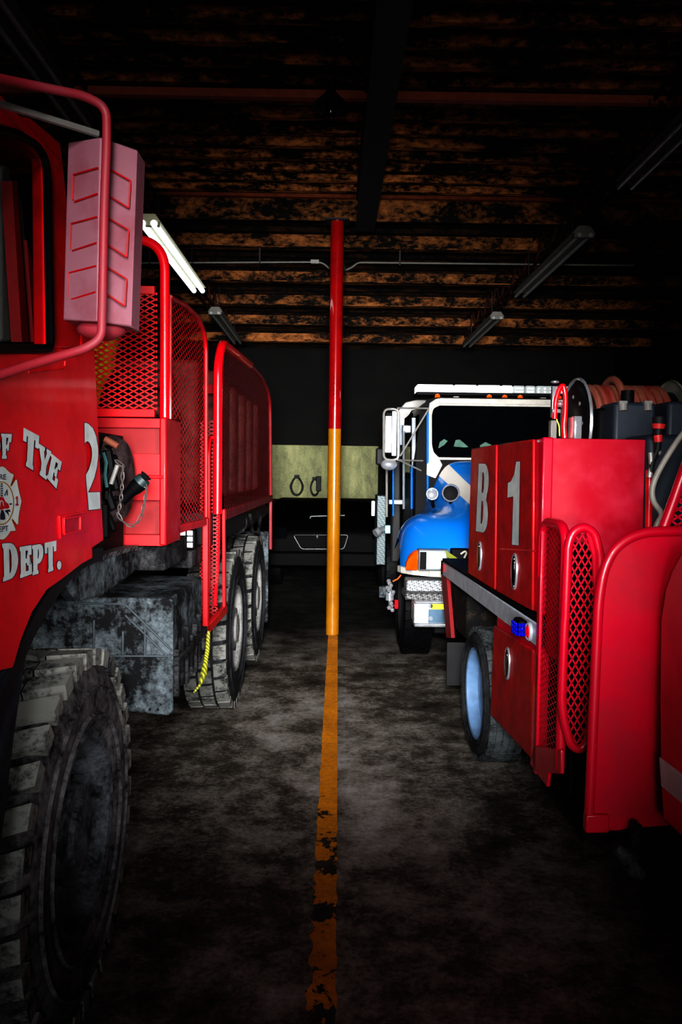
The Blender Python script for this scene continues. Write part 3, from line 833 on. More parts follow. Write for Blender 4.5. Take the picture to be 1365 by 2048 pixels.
# lower rail and the leg of the step well
mb = MB()
mb.bar(aX(352,1060,-.01), aX(414,1043,-.01), .02, .035)
mb.bar(aX(412,1036,-.01), aX(412,1268,-.01), .03, .045, (0,1,0))
mb.bar(aX(448,1018,-.01), aX(449,1216,-.01), .02, .04, (0,1,0))
mb.bar(aX(410,1262,-.01), aX(450,1218,-.01), .03, .05)
mb.build('step_frame', RED, cg, bevel=.004)
a, b, c, d = aX(410,1268,-.03), aX(450,1220,-.03), aX(450,1000,-.03), aX(411,870,-.03)
MB().prism([V((-.03,a.y,a.z)), V((-.03,b.y,a.z)), V((-.5,b.y,a.z)), V((-.5,a.y,a.z))], (0,0,.03)).build('step_tread', RED_DK, cg, bevel=.004)
yi = aX(447,1000,0).y; yo = aX(414,1000,0).y
poly = [(-.14, a.z+.03), (-.03, a.z+.03), (-.03, 2.05), (-.14, 2.05)]
lat = MB(); lattice(lat, poly, .045, .0235, .006, .003, lambda u, v: V((u, yi-.01, v)), (0,1,0))
lat.build('step_mesh', RED_DK, cg, smooth=0)
mb = MB().tube(fillet([aX(417,1180,-.04), aX(417,872,-.04), aX(440,882,-.04), aX(436,1120,-.04), aX(430,1212,-.04)], .12, 6), .012, 8)
mb.build('hoop_tube', RED_TUBE, cg)
mb = MB().bar(aX(412,778,-.06), aX(436,778,-.06), .03, .05); mb.build('cross_bar', RED_DK, cg)
# ---- rear cage
rc = empty('cage', None, TA)
side2 = [(447,688),(470,706),(500,730),(524,756),(536,782),(540,810),(541,990),(450,1024)]
s2 = [aX(x, y, 0) for x, y in side2]
lat = MB(); lattice(lat, [(p.y, p.z) for p in s2], .075, .030, .0048, .0008, lambda u, v: V((-.004, u, v)), (1,0,0))
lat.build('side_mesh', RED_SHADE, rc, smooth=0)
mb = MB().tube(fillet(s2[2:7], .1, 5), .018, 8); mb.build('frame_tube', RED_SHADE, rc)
pts = [aX(439,1040,-.0), aX(439,720,-.0)]
ypost = aX(440,870,0).y
zt2 = aX(440,690,0).z
post = [V((-.012, ypost, 1.5)), V((-.012, ypost, zt2-.10)), V((-.012, s2[0].y+.03, s2[0].z+.01)), s2[1], s2[2]]
MB().tube(fillet(post, .08, 6), .027, 14).build('hoop_tube', RED_TUBE, rc)
mb = MB().bar(aX(448,1030,-.012), aX(543,996,-.012), .03, .06)
mb.bar(aX(542,990,-.012), aX(542,1098,-.012), .03, .07, (0,1,0))
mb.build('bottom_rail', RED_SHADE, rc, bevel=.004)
# ribbed water tank behind the mesh
TANK = dusty('tank_plastic', srgb(40, 9, 10), srgb(110, 56, 48), .45, .75, 3, .6, .05)
y0, y1 = s2[0].y+.05, s2[6].y-.05; z0, z1 = 1.55, 2.42
mb = MB().box(-2.2, y0, z0, -.16, y1, z1)
for k in range(6):
    yy = y0+.25+(y1-y0-.5)*k/5; mb.box(-.165, yy-.09, z0+.03, -.09, yy+.09, z1-.04)
mb.build('water_tank', TANK, TA, bevel=.03)
mb = MB().box(-2.2, yb+.02, zbot+.1, -.35, yo-.1, 2.2)
mb.build('pump_housing', BLACK, TA, bevel=.02)
mb = MB().box(-.35, 3.75, 2.13, -.1, 3.95, 2.22).box(-.4, 3.6, 1.99, -.1, 4.1, 2.05)
mb.build('pump_fitting', TANK, TA, bevel=.02)
# ---- chassis: rails, deck edge and battery box
mb = MB().box(-1.0, 2.7, .78, -.78, 8.2, 1.05).box(-1.9, 2.7, .78, -1.7, 8.2, 1.05).box(-2.3, 4.8, 1.30, -.06, 8.0, 1.50)
for yy in (5.92, 7.38): mb.box(-2.2, yy-.12, .46, -.4, yy+.12, .70)
mb.box(-2.2, 2.40, .46, -.4, 2.64, .70)
mb.build('chassis', DARK, TA, bevel=.01)
mb = MB()
pts = [(128,1160),(182,1122),(268,1095),(283,1120),(268,1148),(204,1194),(158,1203)]
mb.prism([aX(x, y, -.10) for x, y in pts], (-.05,0,0))
mb.build('deck_edge', GRIME, TA, bevel=.01)
tz = aX(182,1112,-.1).z
t0, t1 = aX(178,1114,-.12), aX(266,1090,-.12)
MB().prism([V((-.1,t0.y,t0.z)), V((-.1,t1.y,t1.z)), V((-.5,t1.y,t1.z)), V((-.5,t0.y,t0.z))], (0,0,-.02)).build('deck_tread', DIAMOND_DK, TA)
# battery box
yb0 = 3.24; xb = aY(346, 1300, yb0).x
bz1, bz0 = aY(346,1190,yb0).z, aY(346,1432,yb0).z
byr = A.X(408,1190,xb).y
bt = empty('battery_box', None, TA)
mb = MB()
zt_ = aY(250,1196,yb0).z
prof = [(xb, bz0+.02), (xb-.02, bz0), (xb-.25, bz0+.02), (xb-.75, bz0+.03), (xb-.75, zt_), (xb, zt_)]
mb.prism([V((x, yb0, z)) for x, z in prof], (0, .02, 0))
mb.prism([V((x, yb0+.02, z)) for x, z in [(xb-.01, bz0+.20), (xb-.75, bz0+.20), (xb-.75, zt_-.001), (xb-.01, zt_-.001)]], (0, byr-yb0-.02, 0))
mb.build('box_shell', GRIME, bt, bevel=.008)
fp_ = lambda px, py: aY(px, py, yb0-.004)
mb = MB()
for a, b in (((150,1206),(250,1208)), ((250,1208),(345,1302)), ((250,1230),(345,1322)), ((150,1312),(345,1312)), ((290,1312),(290,1246)), ((246,1262),(246,1310)), ((188,1240),(188,1305))):
    mb.bar(fp_(*a), fp_(*b), .008, .008, (0,1,0))
mb.build('pressed_ribs', RIB, bt, bevel=.002)
mb = MB()
for px in (300, 316): mb.cyl(aY(px,1419,yb0-.003), aY(px,1419,yb0+.001), .006, 10)
mb.build('bolt_holes', BLACK, bt)
mb = MB()
for k in range(6):
    yy = yb0+.06+k*(byr-yb0-.1)/6
    mb.box(xb-.04, yy, bz0+.06+.02*(k % 2), xb+.012, yy+.03, bz0+.26+.03*(k % 3))
mb.box(xb-.04, yb0+.03, bz0+.20, xb+.02, byr, bz0+.235)
mb.build('side_brackets', GRIME2, bt, bevel=.006)
# work light under the cage rail
wl = empty('work_light', None, TA)
p = aX(375,1078,-.05)
MB().box(p.x-.05, p.y, p.z-.055, p.x+.04, p.y+.06, p.z+.05).build('light_body', BLACK, wl, bevel=.01)
mb = MB()
for i in (-1, 1):
    for j in (-1, 0, 1): mb.box(p.x-.005+i*.018-.014, p.y-.006, p.z+j*.03-.012, p.x-.005+i*.018+.014, p.y-.001, p.z+j*.03+.012)
mb.build('light_lens', CLEAR, wl, bevel=.003)
MB().box(-.35, p.y+.02, p.z-.15, p.x+.02, p.y+.3, p.z-.06).build('light_bracket', GRIME2, wl, bevel=.01)
# mud flap behind the last wheel
p0, p1 = aX(527,1245,-.02), aX(541,1122,-.02)
yy = 8.05
q0, q1 = aY(527,1245,yy), aY(541,1122,yy)
MB().box(-.62, yy, q0.z, -.03, yy+.015, q1.z+.3).build('mud_flap', GRIME, TA, bevel=.006)
# pipes and tanks above the rear wheels
mb = MB().cyl(aX(470,1045,-.15), aX(528,1012,-.15), .10, 16).cyl(aX(455,1100,-.1), aX(462,1040,-.1), .02, 8)
mb.tube([aX(500,1030,-.05), aX(506,1065,-.05), aX(516,1070,-.05), aX(522,1030,-.05)], .015, 8)
mb.build('air_tanks', GRIME2, TA)

# ---- hose reel behind the cab
YR = 2.98
rl = empty('hose_reel', None, TA)
c0 = aY(228, 958, YR)
SACK = dusty('worn_drum_cover', srgb(24, 18, 20), srgb(98, 82, 84), .42, .74, 14, .9, .3)
rx = .26
prof = []
vs = []
RR = (aY(240,870,YR).z-aY(240,1048,YR).z)/2
cz = (aY(240,870,YR).z+aY(240,1048,YR).z)/2
cxr = aY(271,960,YR).x-.0
mb = MB().lathe([(0,.0),(RR*.55,.0),(RR*.9,-.012),(RR,-.04),(RR,-.16),(RR*.5,-.17),(0,-.17)], (cxr-.045, YR+.03, cz), (1,-.06,0), 40)
mb.build('reel_drum', SACK, rl)
mb = MB().box(-1.2, YR-.12, cz-.30, cxr-.10, YR+.2, cz+.17)
mb.tube([aY(215,900,2.86), aY(222,940,2.86), aY(214,985,2.86), aY(226,1020,2.86)], .018, 8)
mb.tube([aY(208,920,2.85), aY(214,955,2.85), aY(212,1000,2.85)], .012, 8)
rnd = random.Random(5)
for k in range(9):
    p_ = aY(rnd.uniform(204, 232), rnd.uniform(885, 1040), 2.84+rnd.uniform(0, .06))
    q_ = p_+V((rnd.uniform(-.03,.03), rnd.uniform(-.02,.02), rnd.uniform(-.12,.02))); mb.tube([p_, q_], rnd.uniform(.008,.02), 8)
mb.build('reel_frame', BLACK, rl, bevel=.004)
TEAL = plain('teal_cable', srgb(48, 88, 88), .7)
MB().tube([aY(207,905,2.8), aY(213,925,2.8), aY(210,950,2.8), aY(214,975,2.8)], .006, 6).build('cable', TEAL, rl)
MB().tube([aY(210,878,2.8), aY(236,893,2.8)], .012, 10).build('reel_handle', plain('orange_grip', srgb(128, 70, 50), .7), rl)
MB().tube([aY(235,930,2.82), aY(222,968,2.82)], .008, 8).build('crank_rod', GREY, rl)
nz = empty('nozzle', None, TA)
YN = 2.86
mb = MB().tube([aY(243,1003,YN), aY(262,983,YN), aY(272,974,YN), aY(287,962,YN)], [.018,.021,.027,.027], 16)
mb.build('nozzle_barrel', BLACK, nz)
MB().tube([aY(280,966,YN-.005), aY(289,957,YN-.005)], [.029,.025], 16).build('nozzle_ring', plain('dull_teal', srgb(40, 60, 64), .5), nz)
mb = MB().tube([aY(284,962,YN), aY(289,956,YN)], .008, 8).tube([aY(287.5,957.5,YN), aY(291,953,YN), aY(293,951,YN)], [.006,.020,.022], 12)
mb.build('nozzle_knob', DARK, nz)
def chain(pts, par, r=.009):
    pts = [V(p) for p in pts]; mb = MB()
    seg = []
    for a, b in zip(pts[:-1], pts[1:]):
        m = max(1, round((b-a).length/(r*2.3)))
        for i in range(m): seg.append((a.lerp(b, i/m), a.lerp(b, (i+1)/m)))
    for i, (a, b) in enumerate(seg):
        t = (b-a); L = t.length*.75; t.normalize(); u = V((0,1,0)) if i % 2 else V((1,0,0)); u = (u-t*u.dot(t)).normalized()
        c = (a+b)/2
        mb.tube([c+t*L*math.cos(k*math.pi/4)+u*r*.6*math.sin(k*math.pi/4) for k in range(8)], r*.22, 5, True)
    return mb.build('chain', plain('steel_chain', srgb(104, 96, 94), .5, .3), par)
chain([aY(x, y, YN-.02) for x, y in ((233,922),(246,932),(245,960),(243,990),(240,1010),(236,1028),(243,1040),(255,1050),(266,1052),(276,1044),(283,1030),(288,1010),(292,990),(293,975),(289,968))], nz)

# ---- things carried on the truck
YELS = dusty('yellow_cloth', srgb(120, 92, 10), srgb(214, 176, 40), .3, .7, 6, .8, .4)
mb = MB(); yy = YC+.13
outline = [(186,655,.06),(196,640,.075),(206,660,.085),(214,690,.08),(204,725,.07),(192,756,.06)]
ctr = []
b0 = aY(196, 700, yy)
mb.tube([V((b0.x-.05, yy, ztop+.03)), V((b0.x-.035, yy, ztop+.15)), V((b0.x, yy, ztop+.24)), V((b0.x+.012, yy, ztop+.36)), V((b0.x+.03, yy, ztop+.47)), V((b0.x+.03, yy, ztop+.49))], [.04,.055,.07,.08,.06,.02], 14)
o = mb.build('gear_bag', YELS, None); o.matrix_world = A.M; tag(o, 'yellow cloth bag standing behind the red front mesh, half hidden by the mirror', 'bag')
mb = MB()
rp = [aX(417,1262,.012), aX(415,1300,.012), aX(411,1325,.012), aX(408,1345,-.0), aX(400,1370,-.03), aX(388,1385,-.06)]
mb.tube(rp, [.010,.012,.012,.018,.008,.005], 8)
ROPE = N('yellow_rope'); w_ = ROPE.n.new('ShaderNodeTexWave'); w_.inputs['Scale'].default_value = 26; w_.bands_direction = 'DIAGONAL'
ROPE.l.new(ROPE.tc.outputs['Object'], w_.inputs['Vector']); ROPE.col(ROPE.mix(w_.outputs['Fac'], srgb(90, 90, 20), srgb(196, 196, 70)))
o = mb.build('rope', ROPE.m, None); o.matrix_world = A.M; tag(o, 'frayed yellow rope hanging from the red step frame in front of the rear tyre', 'rope')
# ================================================================ red brush truck at right, flat bed with lockers
TB = empty('fire_truck', B.M.copy())
tag(TB, 'glossy red brush fire truck with B1 on its locker doors and white dished rear wheel', 'fire truck')
bX = lambda px, py, x=0: B.X(px, py, x)
bY = lambda px, py, y: B.Y(px, py, y)
# bed: white rail with black top edge
mb = MB()
n0, f0, n1, f1 = bX(1075,1250), bX(884,1121), bX(1072,1298), bX(890,1150)
zr1 = (n0.z+f0.z)/2; zr0 = (n1.z+f1.z)/2
print('rail', n0, f0, n1, f1)
yn, yf = n0.y, f0.y
mb.box(0, yn, zr0, .05, yf, zr1)
bed = empty('flat_bed', None, TB)
mb.build('side_rail', ALU, bed, bevel=.006)
MB().box(-.002, yn-.006, zr0, .052, yn, zr1).build('rail_end', BLACK, bed)
MB().box(.004, yn+.004, zr1, 2.1, yf-.004, zr1+.022).box(.05, yn, zr0+.01, 2.1, yf-.02, zr1).build('bed_deck', BLACK, bed, bevel=.004)
MB().prism([bX(893,1101,.13), bX(941,1134,.13), bX(941,1147,.10), bX(893,1112,.10)], (.004,0,-.004)).build('edge_tape', YEL_TAPE, bed)
# tail marker
MB().box(-.004, yf-.055, zr0+.0, .01, yf+.006, zr1+.004).build('marker_base', BLACK, bed, bevel=.003)
p = bX(887,1136,-.01)
MB().box(-.012, p.y-.02, p.z-.03, -.004, p.y+.02, p.z+.03).build('tail_lamp', RED_LENS, bed, bevel=.004)
# blue flasher and oval red marker at the front end of the rail
p0, p1 = bX(1028,1255,-.03), bX(1050,1255,-.03)
bl = empty('warning_light', None, TB)
pc = (p0+p1)/2
MB().box(-.045, pc.y-.045, pc.z-.036, .0, pc.y+.06, pc.z+.042).build('light_case', BLACK, bl, bevel=.012)
mb = MB()
q0, q1 = bY(1029,1240,pc.y-.075), bY(1047,1268,pc.y-.075)
w_, h_ = (q1.x-q0.x), (q0.z-q1.z)
for i in range(3):
    for j in range(3):
        mb.box(-.046+i*.0145, pc.y-.053, pc.z-.031+j*.021, -.046+i*.0145+.012, pc.y-.043, pc.z-.031+j*.021+.018)
for i in range(3):
    for j in range(3):
        mb.box(-.056, pc.y-.038+i*.030, pc.z-.031+j*.021, -.048, pc.y-.038+i*.030+.024, pc.z-.031+j*.021+.018)
mb.build('light_lens', BLUE_LED, bl, bevel=.002)
p = bX(1061,1263,0)
ml = empty('marker_lamp', None, TB)
sq = lambda prof, c: [(r, h) for r, h in prof]
def oval(mb, c, ry, rz, prof, n=28, mi=0):
    """profile (scale, x) swept around an ellipse in the side plane"""
    vs = []; fs = []
    for s, x in prof:
        for k in range(n):
            a = 2*math.pi*k/n
            vs.append((c[0]+x, c[1]+ry*s*math.cos(a), c[2]+rz*s*math.sin(a)))
    for i in range(len(prof)-1):
        for k in range(n):
            l = (k+1) % n; fs.append((i*n+k, i*n+l, (i+1)*n+l, (i+1)*n+k))
    return mb.add(vs, fs, mi)
oval(MB(), p, .036, .040, [(1.1,0),(1.1,-.01),(.95,-.014),(.85,-.008)]).build('lamp_rim', ALU, ml)
oval(MB(), p, .030, .034, [(1,-.006),(.9,-.014),(.5,-.02),(0,-.022)]).build('lamp_lens', RED_LENS, ml)
# ---- tall locker
nA = bX(1083,1060,.03); yl0 = nA.y
yl1 = bX(944,1020,.03).y
zt = bY(1088,876,yl0).z; zb = zr1+.03
print('locker', yl0, yl1, zt, bX(947,893,.03).z, zb, bX(940,1150,.03).z)
lk = empty('locker', None, TB)
xr = bY(1295,960,yl0).x
MB().box(.03, yl0, zb, xr, yl1, zt).build('locker_body', RED_B, lk, bevel=.008)
MB().box(.028, yl0-.006, zb, .075, yl0+.02, zt+.004).build('corner_strip', RED_B, lk, bevel=.006)
mb = MB()
for k in range(9):
    yy = yl0+.06+k*(yl1-yl0-.12)/8
    mb.ball((.024, yy, zt-.012), .007, .007, .007, 8)
mb.build('rivets', CHROME, lk)
def latch(c, par, s=1.0):
    e = oval(MB(), c, .045*s, .085*s, [(1.06,0),(1.06,-.006),(.99,-.010),(.90,-.008)]).build('latch', CHROME, par)
    oval(MB(), c, .045*s, .085*s, [(.91,-.008),(.7,.0),(0,.001)]).build('latch_dish', BLACK, e)
    mb = MB().box(c[0]-.012, c[1]-.02*s, c[2]-.06*s, c[0]-.002, c[1]+.022*s, c[2]+.055*s)
    mb.ball((c[0]-.008, c[1], c[2]-.068*s), .006, .012*s, .010*s, 10).ball((c[0]-.008, c[1], c[2]+.062*s), .006, .010*s, .012*s, 10)
    mb.build('latch_paddle', LATCHM, e, bevel=.003)
def dquad(x, pts): return [bX(a, b, x) for a, b in pts]
dB = MB().prism(dquad(.03, [(948,897),(998,889),(995,1180),(941,1148)]), (-.016,0,0)).build('locker_door', RED_DK, lk, bevel=.008)
d1 = MB().prism(dquad(.03, [(1003,888),(1073,878),(1071,1222),(999,1184)]), (-.016,0,0)).build('locker_door', RED_DK, lk, bevel=.008)
letters('letter', [('B', ((957,927),(979,928),(951,1062),(976,1067)))], B, .0138, -1, SIGN, NAVY, dB, .9)
letters('number', [('1', ((1018,923),(1041,923),(1012,1088),(1038,1091)))], B, .0138, -1, SIGN, NAVY, d1, .9)
latch(bX(961,1112,.0135), dB); latch(bX(1031,1143,.0135), d1, 1.05)
mb = MB().tube([bX(1000,1098,.0135), bX(1071,1102,.0135)], .0025, 6); mb.build('pressed_line', RED_TUBE, d1)
# front plate seen beside the doors has dents: a slightly bowed sheet
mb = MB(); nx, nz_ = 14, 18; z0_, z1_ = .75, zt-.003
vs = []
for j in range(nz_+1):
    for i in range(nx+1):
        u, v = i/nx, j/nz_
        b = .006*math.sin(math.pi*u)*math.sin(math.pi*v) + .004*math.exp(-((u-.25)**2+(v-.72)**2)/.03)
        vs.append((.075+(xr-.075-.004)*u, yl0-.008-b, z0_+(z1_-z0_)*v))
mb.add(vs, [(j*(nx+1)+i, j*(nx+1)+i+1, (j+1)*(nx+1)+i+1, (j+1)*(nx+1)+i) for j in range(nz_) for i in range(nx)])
mb.build('front_plate', RED_SHEEN, lk)
# ---- lower compartment between wheel and step
a, b, c, d = dquad(.0, [(988,1250),(1066,1300),(1061,1516),(981,1430)])
print('lowbox', a, b, c, d)
lb = empty('lower_locker', None, TB)
yw = a.y
MB().box(.015, yl0-.02, c.z+.02, .5, yw-.01, zr0-.004).build('locker_body', RED_B, lk and lb, bevel=.006)
dl = MB().prism([a, b, c, d], (.016,0,0)).build('locker_door', RED_DK, lb, bevel=.008)
latch(bX(1017,1327,-.002), dl, .95)
MB().box(-.004, b.y-.10, c.z, .02, b.y-.02, b.z).build('door_edge', RED_TUBE, lb, bevel=.006)
# ---- rear wheel: white dished dual
Rw = .405; yw_ = 4.86
e = empty('wheel', None, TB); e.matrix_local = Matrix.Translation((-.0, yw_, Rw)) @ Matrix.Rotation(math.pi, 4, 'Z')
p = bX(957,1385,0); print('wheel', p)
tyre(Rw, .23, .27, 'tyre', e, RUBBER_BK, RUBBER_RD, 34, 'road', 56)
MB().lathe([(.285,-.022),(.278,-.004),(.262,-.008),(.255,-.03),(.243,-.05),(.232,-.075),(.15,-.11),(.08,-.12),(0,-.12)], (0,0,0), (1,0,0), 56).build('rim', STEELW, e)
MB().lathe([(.075,-.12),(.07,-.06),(.05,-.05),(0,-.05)], (0,0,0), (1,0,0), 24).build('hub', STEELW, e)
e2 = empty('wheel', None, TB); e2.matrix_local = Matrix.Translation((.28, yw_, Rw)) @ Matrix.Rotation(math.pi, 4, 'Z')
for ch in e.children:
    c2 = ch.copy(); COL.objects.link(c2); c2.parent = e2
# mud flap and red rear bracket
q0, q1 = bX(890,1280,.02), bX(884,1152,.02)
mb = MB().prism([bX(883,1150,.01), bX(893,1152,.01), bX(903,1276,.01), bX(893,1276,.01)], (.03,0,0)).build('rear_bracket', RED_SHADE, TB, bevel=.004)
yy = 5.75
q0, q1 = bY(893,1372,yy), bY(940,1285,yy)
MB().box(q0.x, yy, q0.z, q0.x+.55, yy+.012, q1.z).build('mud_flap', DARK, TB, bevel=.004)
UND = dusty('muddy_underside', (.003,.003,.003,1), srgb(70, 58, 48), .55, .85, 12)
mb = MB().box(.35, 1.0, .62, .5, 6.15, .85).box(1.6, 1.0, .62, 1.75, 6.15, .85).box(.05, 5.4, .62, .9, 6.1, .93).box(.1, yw_-.08, Rw-.08, 2.0, yw_+.08, Rw+.08)
mb.build('chassis', UND, TB, bevel=.02)
# ---- step well in front of the bed: mesh panel, hoop gate and big guard
sw = empty('step_guard', None, TB)
pa = [(1082,1050),(1090,1041),(1112,1044),(1124,1068),(1123,1546),(1062,1532)]
ptsA = [(1084,1060),(1092,1050),(1104,1056),(1108,1080),(1105,1540),(1068,1500)]
s = [bX(x, y, .0) for x, y in ptsA]
y0, y1 = bX(1126,1200,.0).y, bX(1078,1200,.0).y
zT, zB = bX(1095,1044,.0).z, bX(1062,1534,.0).z
zB2 = bX(1123,1548,.0).z
print('panelA', y0, y1, zT, zB, zB2)
pol = [(y1, zB), (y1, zT-.04), (y1-.03, zT), (y0+.12, zT), (y0+.02, zT-.10), (y0+.02, zB2), (y0+.05, zB2)]
lat = MB(); lattice(lat, pol, .060, .028, .0042, .001, lambda u, v: V((.006, u, v)), (1,0,0))
lat.build('side_mesh', RED_B, sw, smooth=0)
MB().box(.06, y0+.03, .42, .068, y1-.005, zr0-.03).build('shade_sheet', BLACK, sw)  # black sheets standing in for the dark behind the mesh
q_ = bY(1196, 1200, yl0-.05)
MB().box(.07, yl0-.05, .42, q_.x, yl0-.04, bY(1150, 1085, yl0-.05).z).build('shade_sheet', BLACK, sw)
MB().box(.035, y0+.05, zr0-.02, .045, y1, zT-.03).build('backing_plate', RED_DK, sw)
# face plate edges round the mesh
mb = MB()
mb.box(-.004, y1-.03, zB-.0, .012, y1+.012, zT-.04)
mb.prism([bX(x, y, -.004) for x, y in ((1067,1490),(1060,1528),(1094,1574),(1097,1546),(1122,1548),(1122,1500))], (.016,0,0))
mb.build('edge_plate', RED_B, sw, bevel=.004)
mb = MB().tube(fillet([V((.012, y1, zT-.25)), V((.012, y1, zT)), V((.012, y0+.015, zT)), V((.012, y0+.015, zB2))], .10, 8), .020, 14)
mb.build('hoop_tube', RED_B, sw)
# hoop gate (faces the camera)
yg = y0-.04
gq = lambda px, py: bY(px, py, yg)
gate = empty('hoop_gate', None, TB)
gt = [(1138,1085),(1148,1062),(1170,1052),(1190,1066),(1201,1110),(1200,1200),(1190,1400),(1178,1480),(1160,1502),(1142,1490),(1128,1440),(1124,1400),(1130,1250)]
g3 = [gq(x, y) for x, y in gt]
MB().tube(fillet(g3, .03, 3, True), .018, 12, True).build('hoop_tube', RED_B, gate)
lat = MB(); lattice(lat, [(p.x, p.z) for p in g3], .028, .05, .0062, .003, lambda u, v: V((u, yg+.012, v)), (0,1,0))
lat.build('gate_mesh', RED_B, gate, smooth=0)
# solid edge band on the outer side of the gate
bp = [(1168,1050),(1190,1064),(1203,1108),(1203,1200),(1193,1400),(1182,1480),(1172,1480),(1181,1400),(1190,1200),(1186,1110),(1176,1075)]
MB().prism([bY(x, y, yg-.004) for x, y in bp], (0,.02,0)).build('gate_band', RED_B, gate, bevel=.005)
# large rounded guard
yc = 2.96
cq = lambda px, py: bY(px, py, yc)
gp = [(1172,1662),(1170,1628),(1178,1625),(1188,1400),(1197,1200),(1207,1140),(1226,1100),(1255,1076),(1290,1064),(1330,1062),(1480,1062),(1480,1640),(1300,1655),(1262,1656),(1240,1662)]
g3 = [cq(x, y) for x, y in gp]
gd = empty('corner_guard', None, TB)
MB().prism(g3, (0,.012,0)).build('guard_sheet', RED_B, gd, bevel=.004)
mb = MB().tube(fillet([cq(x, y)+V((0,-.006,0)) for x, y in gp[2:11]], .06, 5), .019, 14)
mb.build('edge_tube', RED_B, gd)
q0, q1 = cq(1170,1626), cq(1240,1662)
MB().box(q0.x, yc-.02, q1.z, q0.x+.09, yc+.02, q0.z).build('foot_plate', RED_B, gd, bevel=.006)
# step treads and dark well behind
sz = .36
mb = MB().box(.02, yc+.02, sz, .9, y0+.3, sz+.04).box(.25, yc+.3, sz, .9, y1, 1.0)
mb.build('step_tread', BLACK, TB, bevel=.006)
# cab body off to the right: side panel with its rear edge showing
xc = .255
cp = [(1326,1640),(1321,1560),(1319,1400),(1321,1240),(1330,1180),(1344,1140),(1368,1098)]
c3 = [bX(x, y, xc) for x, y in cp]
zlo, zhi = c3[0].z, c3[-1].z
body = c3 + [V((xc, c3[-1].y-.22, zhi+.02)), V((xc, .9, zhi+.02)), V((xc, .9, zlo))]
ca = empty('cab', None, TB)
MB().prism(body, (1.8,0,0)).build('cab_body', RED_B, ca, bevel=.012)
pt = [bX(1318+14,1518,xc-.002), bX(1400,1566,xc-.002), bX(1400,1640,xc-.002), bX(1328+6,1574,xc-.002)]
MB().prism([bX(1321,1514,xc), bX(1420,1590,xc), bX(1420,1652,xc), bX(1325,1572,xc)], (-.003,0,0)).build('reflective_stripe', SIGN, ca)
# front wheel and step hardware in the dark beneath the guard
e3 = empty('wheel', None, TB); e3.matrix_local = Matrix.Translation((.16, 1.85, Rw)) @ Matrix.Rotation(math.pi, 4, 'Z')
for ch in e.children:
    c2 = ch.copy(); COL.objects.link(c2); c2.parent = e3
mb = MB().tube([bY(1232,1692,2.8), bY(1250,1712,2.8), bY(1262,1735,2.8), bY(1285,1750,2.8)], [.02,.03,.032,.022], 10)
mb.tube([bY(1262,1735,2.8), bY(1270,1690,2.85), bY(1275,1650,2.9)], .02, 8)
mb.build('step_bracket', GRIME2, TB)
# ---- slanted mesh guard and handrail at top right
mg = empty('upper_guard', None, TB)
ya = 2.98
t = [(1243,1055),(1253,1046),(1290,970),(1330,880),(1375,790),(1420,790)]
mb = MB().tube(fillet([bY(x, y, ya) for x, y in ((1322,1072),(1345,1010),(1366,950),(1420,800))], .05), .020, 14)
mb.build('guard_tube', RED_B, mg)
lat = MB(); lattice(lat, [(p.x, p.z) for p in [bY(x, y, ya) for x, y in ((1332,1066),(1350,1012),(1372,950),(1425,800),(1480,800),(1480,1066))]], .05, .03, .008, .003, lambda u, v: V((u, ya+.01, v)), (0,1,0))
lat.build('guard_mesh', RED_B, mg, smooth=0)
hr = [(1312,1058),(1316,1046),(1325,1032),(1322,1022),(1308,1005),(1304,985),(1309,962),(1322,935),(1340,905),(1362,872),(1400,830)]
BEIGE = plain('dull_handrail', srgb(150, 146, 138), .45)
MB().tube(fillet([bY(x, y, 3.12) for x, y in hr], .04, 4), .0115, 10).build('handrail', BEIGE, TB)
# ---- gear on the bed: pump unit, fittings
pu = empty('pump_unit', None, TB)
yp = 3.95
SLATE = plain('slate_plastic', srgb(40, 47, 58), .5)
def box_px(name, x0, y0, x1, y1, Y, dep, m, par, bev=.015, zmin=None):
    p, q = bY(x0, y0, Y), bY(x1, y1, Y)
    return MB().box(p.x, Y, q.z if zmin is None else zmin, q.x, Y+dep, p.z).build(name, m, par, bevel=bev)
box_px('pump_case', 1230, 803, 1312, 900, yp, .45, SLATE, pu, .02, zr1+.02)
box_px('pump_case', 1338, 802, 1420, 900, yp, .45, SLATE, pu, .02, zr1+.02)
box_px('pump_body', 1198, 815, 1235, 880, yp+.12, .3, BLACK, pu, .02, zr1+.02)
box_px('fuel_tank', 1296, 868, 1420, 1060, 3.6, .3, SLATE, pu, .03, zr1+.02)
p = bY(1256,803,yp+.1); MB().cyl((p.x, yp+.1, p.z-.01), (p.x, yp+.1, p.z+.055), .032, 18).build('filler_cap', BLACK, pu)
mb = MB()
for x in (1246, 1296):
    p = bY(x,808,yp); mb.tube([(p.x, yp-.004, p.z), (p.x, yp-.01, p.z-.035)], .02, 12).box(p.x-.02, yp-.012, p.z-.0, p.x+.02, yp+.03, p.z+.015)
mb.build('clamps', GREY, pu)
nz2 = empty('foam_nozzle', None, TB)
ym = 3.5
f = [(1319,834),(1319,850),(1318,858),(1317,870),(1318,884),(1316,900),(1306,920),(1302,945)]
P = [bY(x, y, ym) for x, y in f]
MB().tube([P[0], P[1]], [.030, .027], 18).tube([P[2], P[3]], [.018, .018], 14).tube([P[4], P[5], P[6], P[7]], [.014,.014,.014,.012], 10).build('nozzle_body', DARK, nz2)
MB().tube([P[1]+V((0,0,.004)), P[2]], [.029,.024], 18).tube([P[3], P[4]], [.019,.017], 14).build('nozzle_band', plain('salmon_band', srgb(214, 50, 50), .4), nz2)
mb = MB().tube([bY(1302,905,ym), bY(1304,930,ym), bY(1300,955,ym)], .012, 8).ball(bY(1318,905,ym), .014,.014,.014, 10)
mb.build('valve', GREY, nz2)
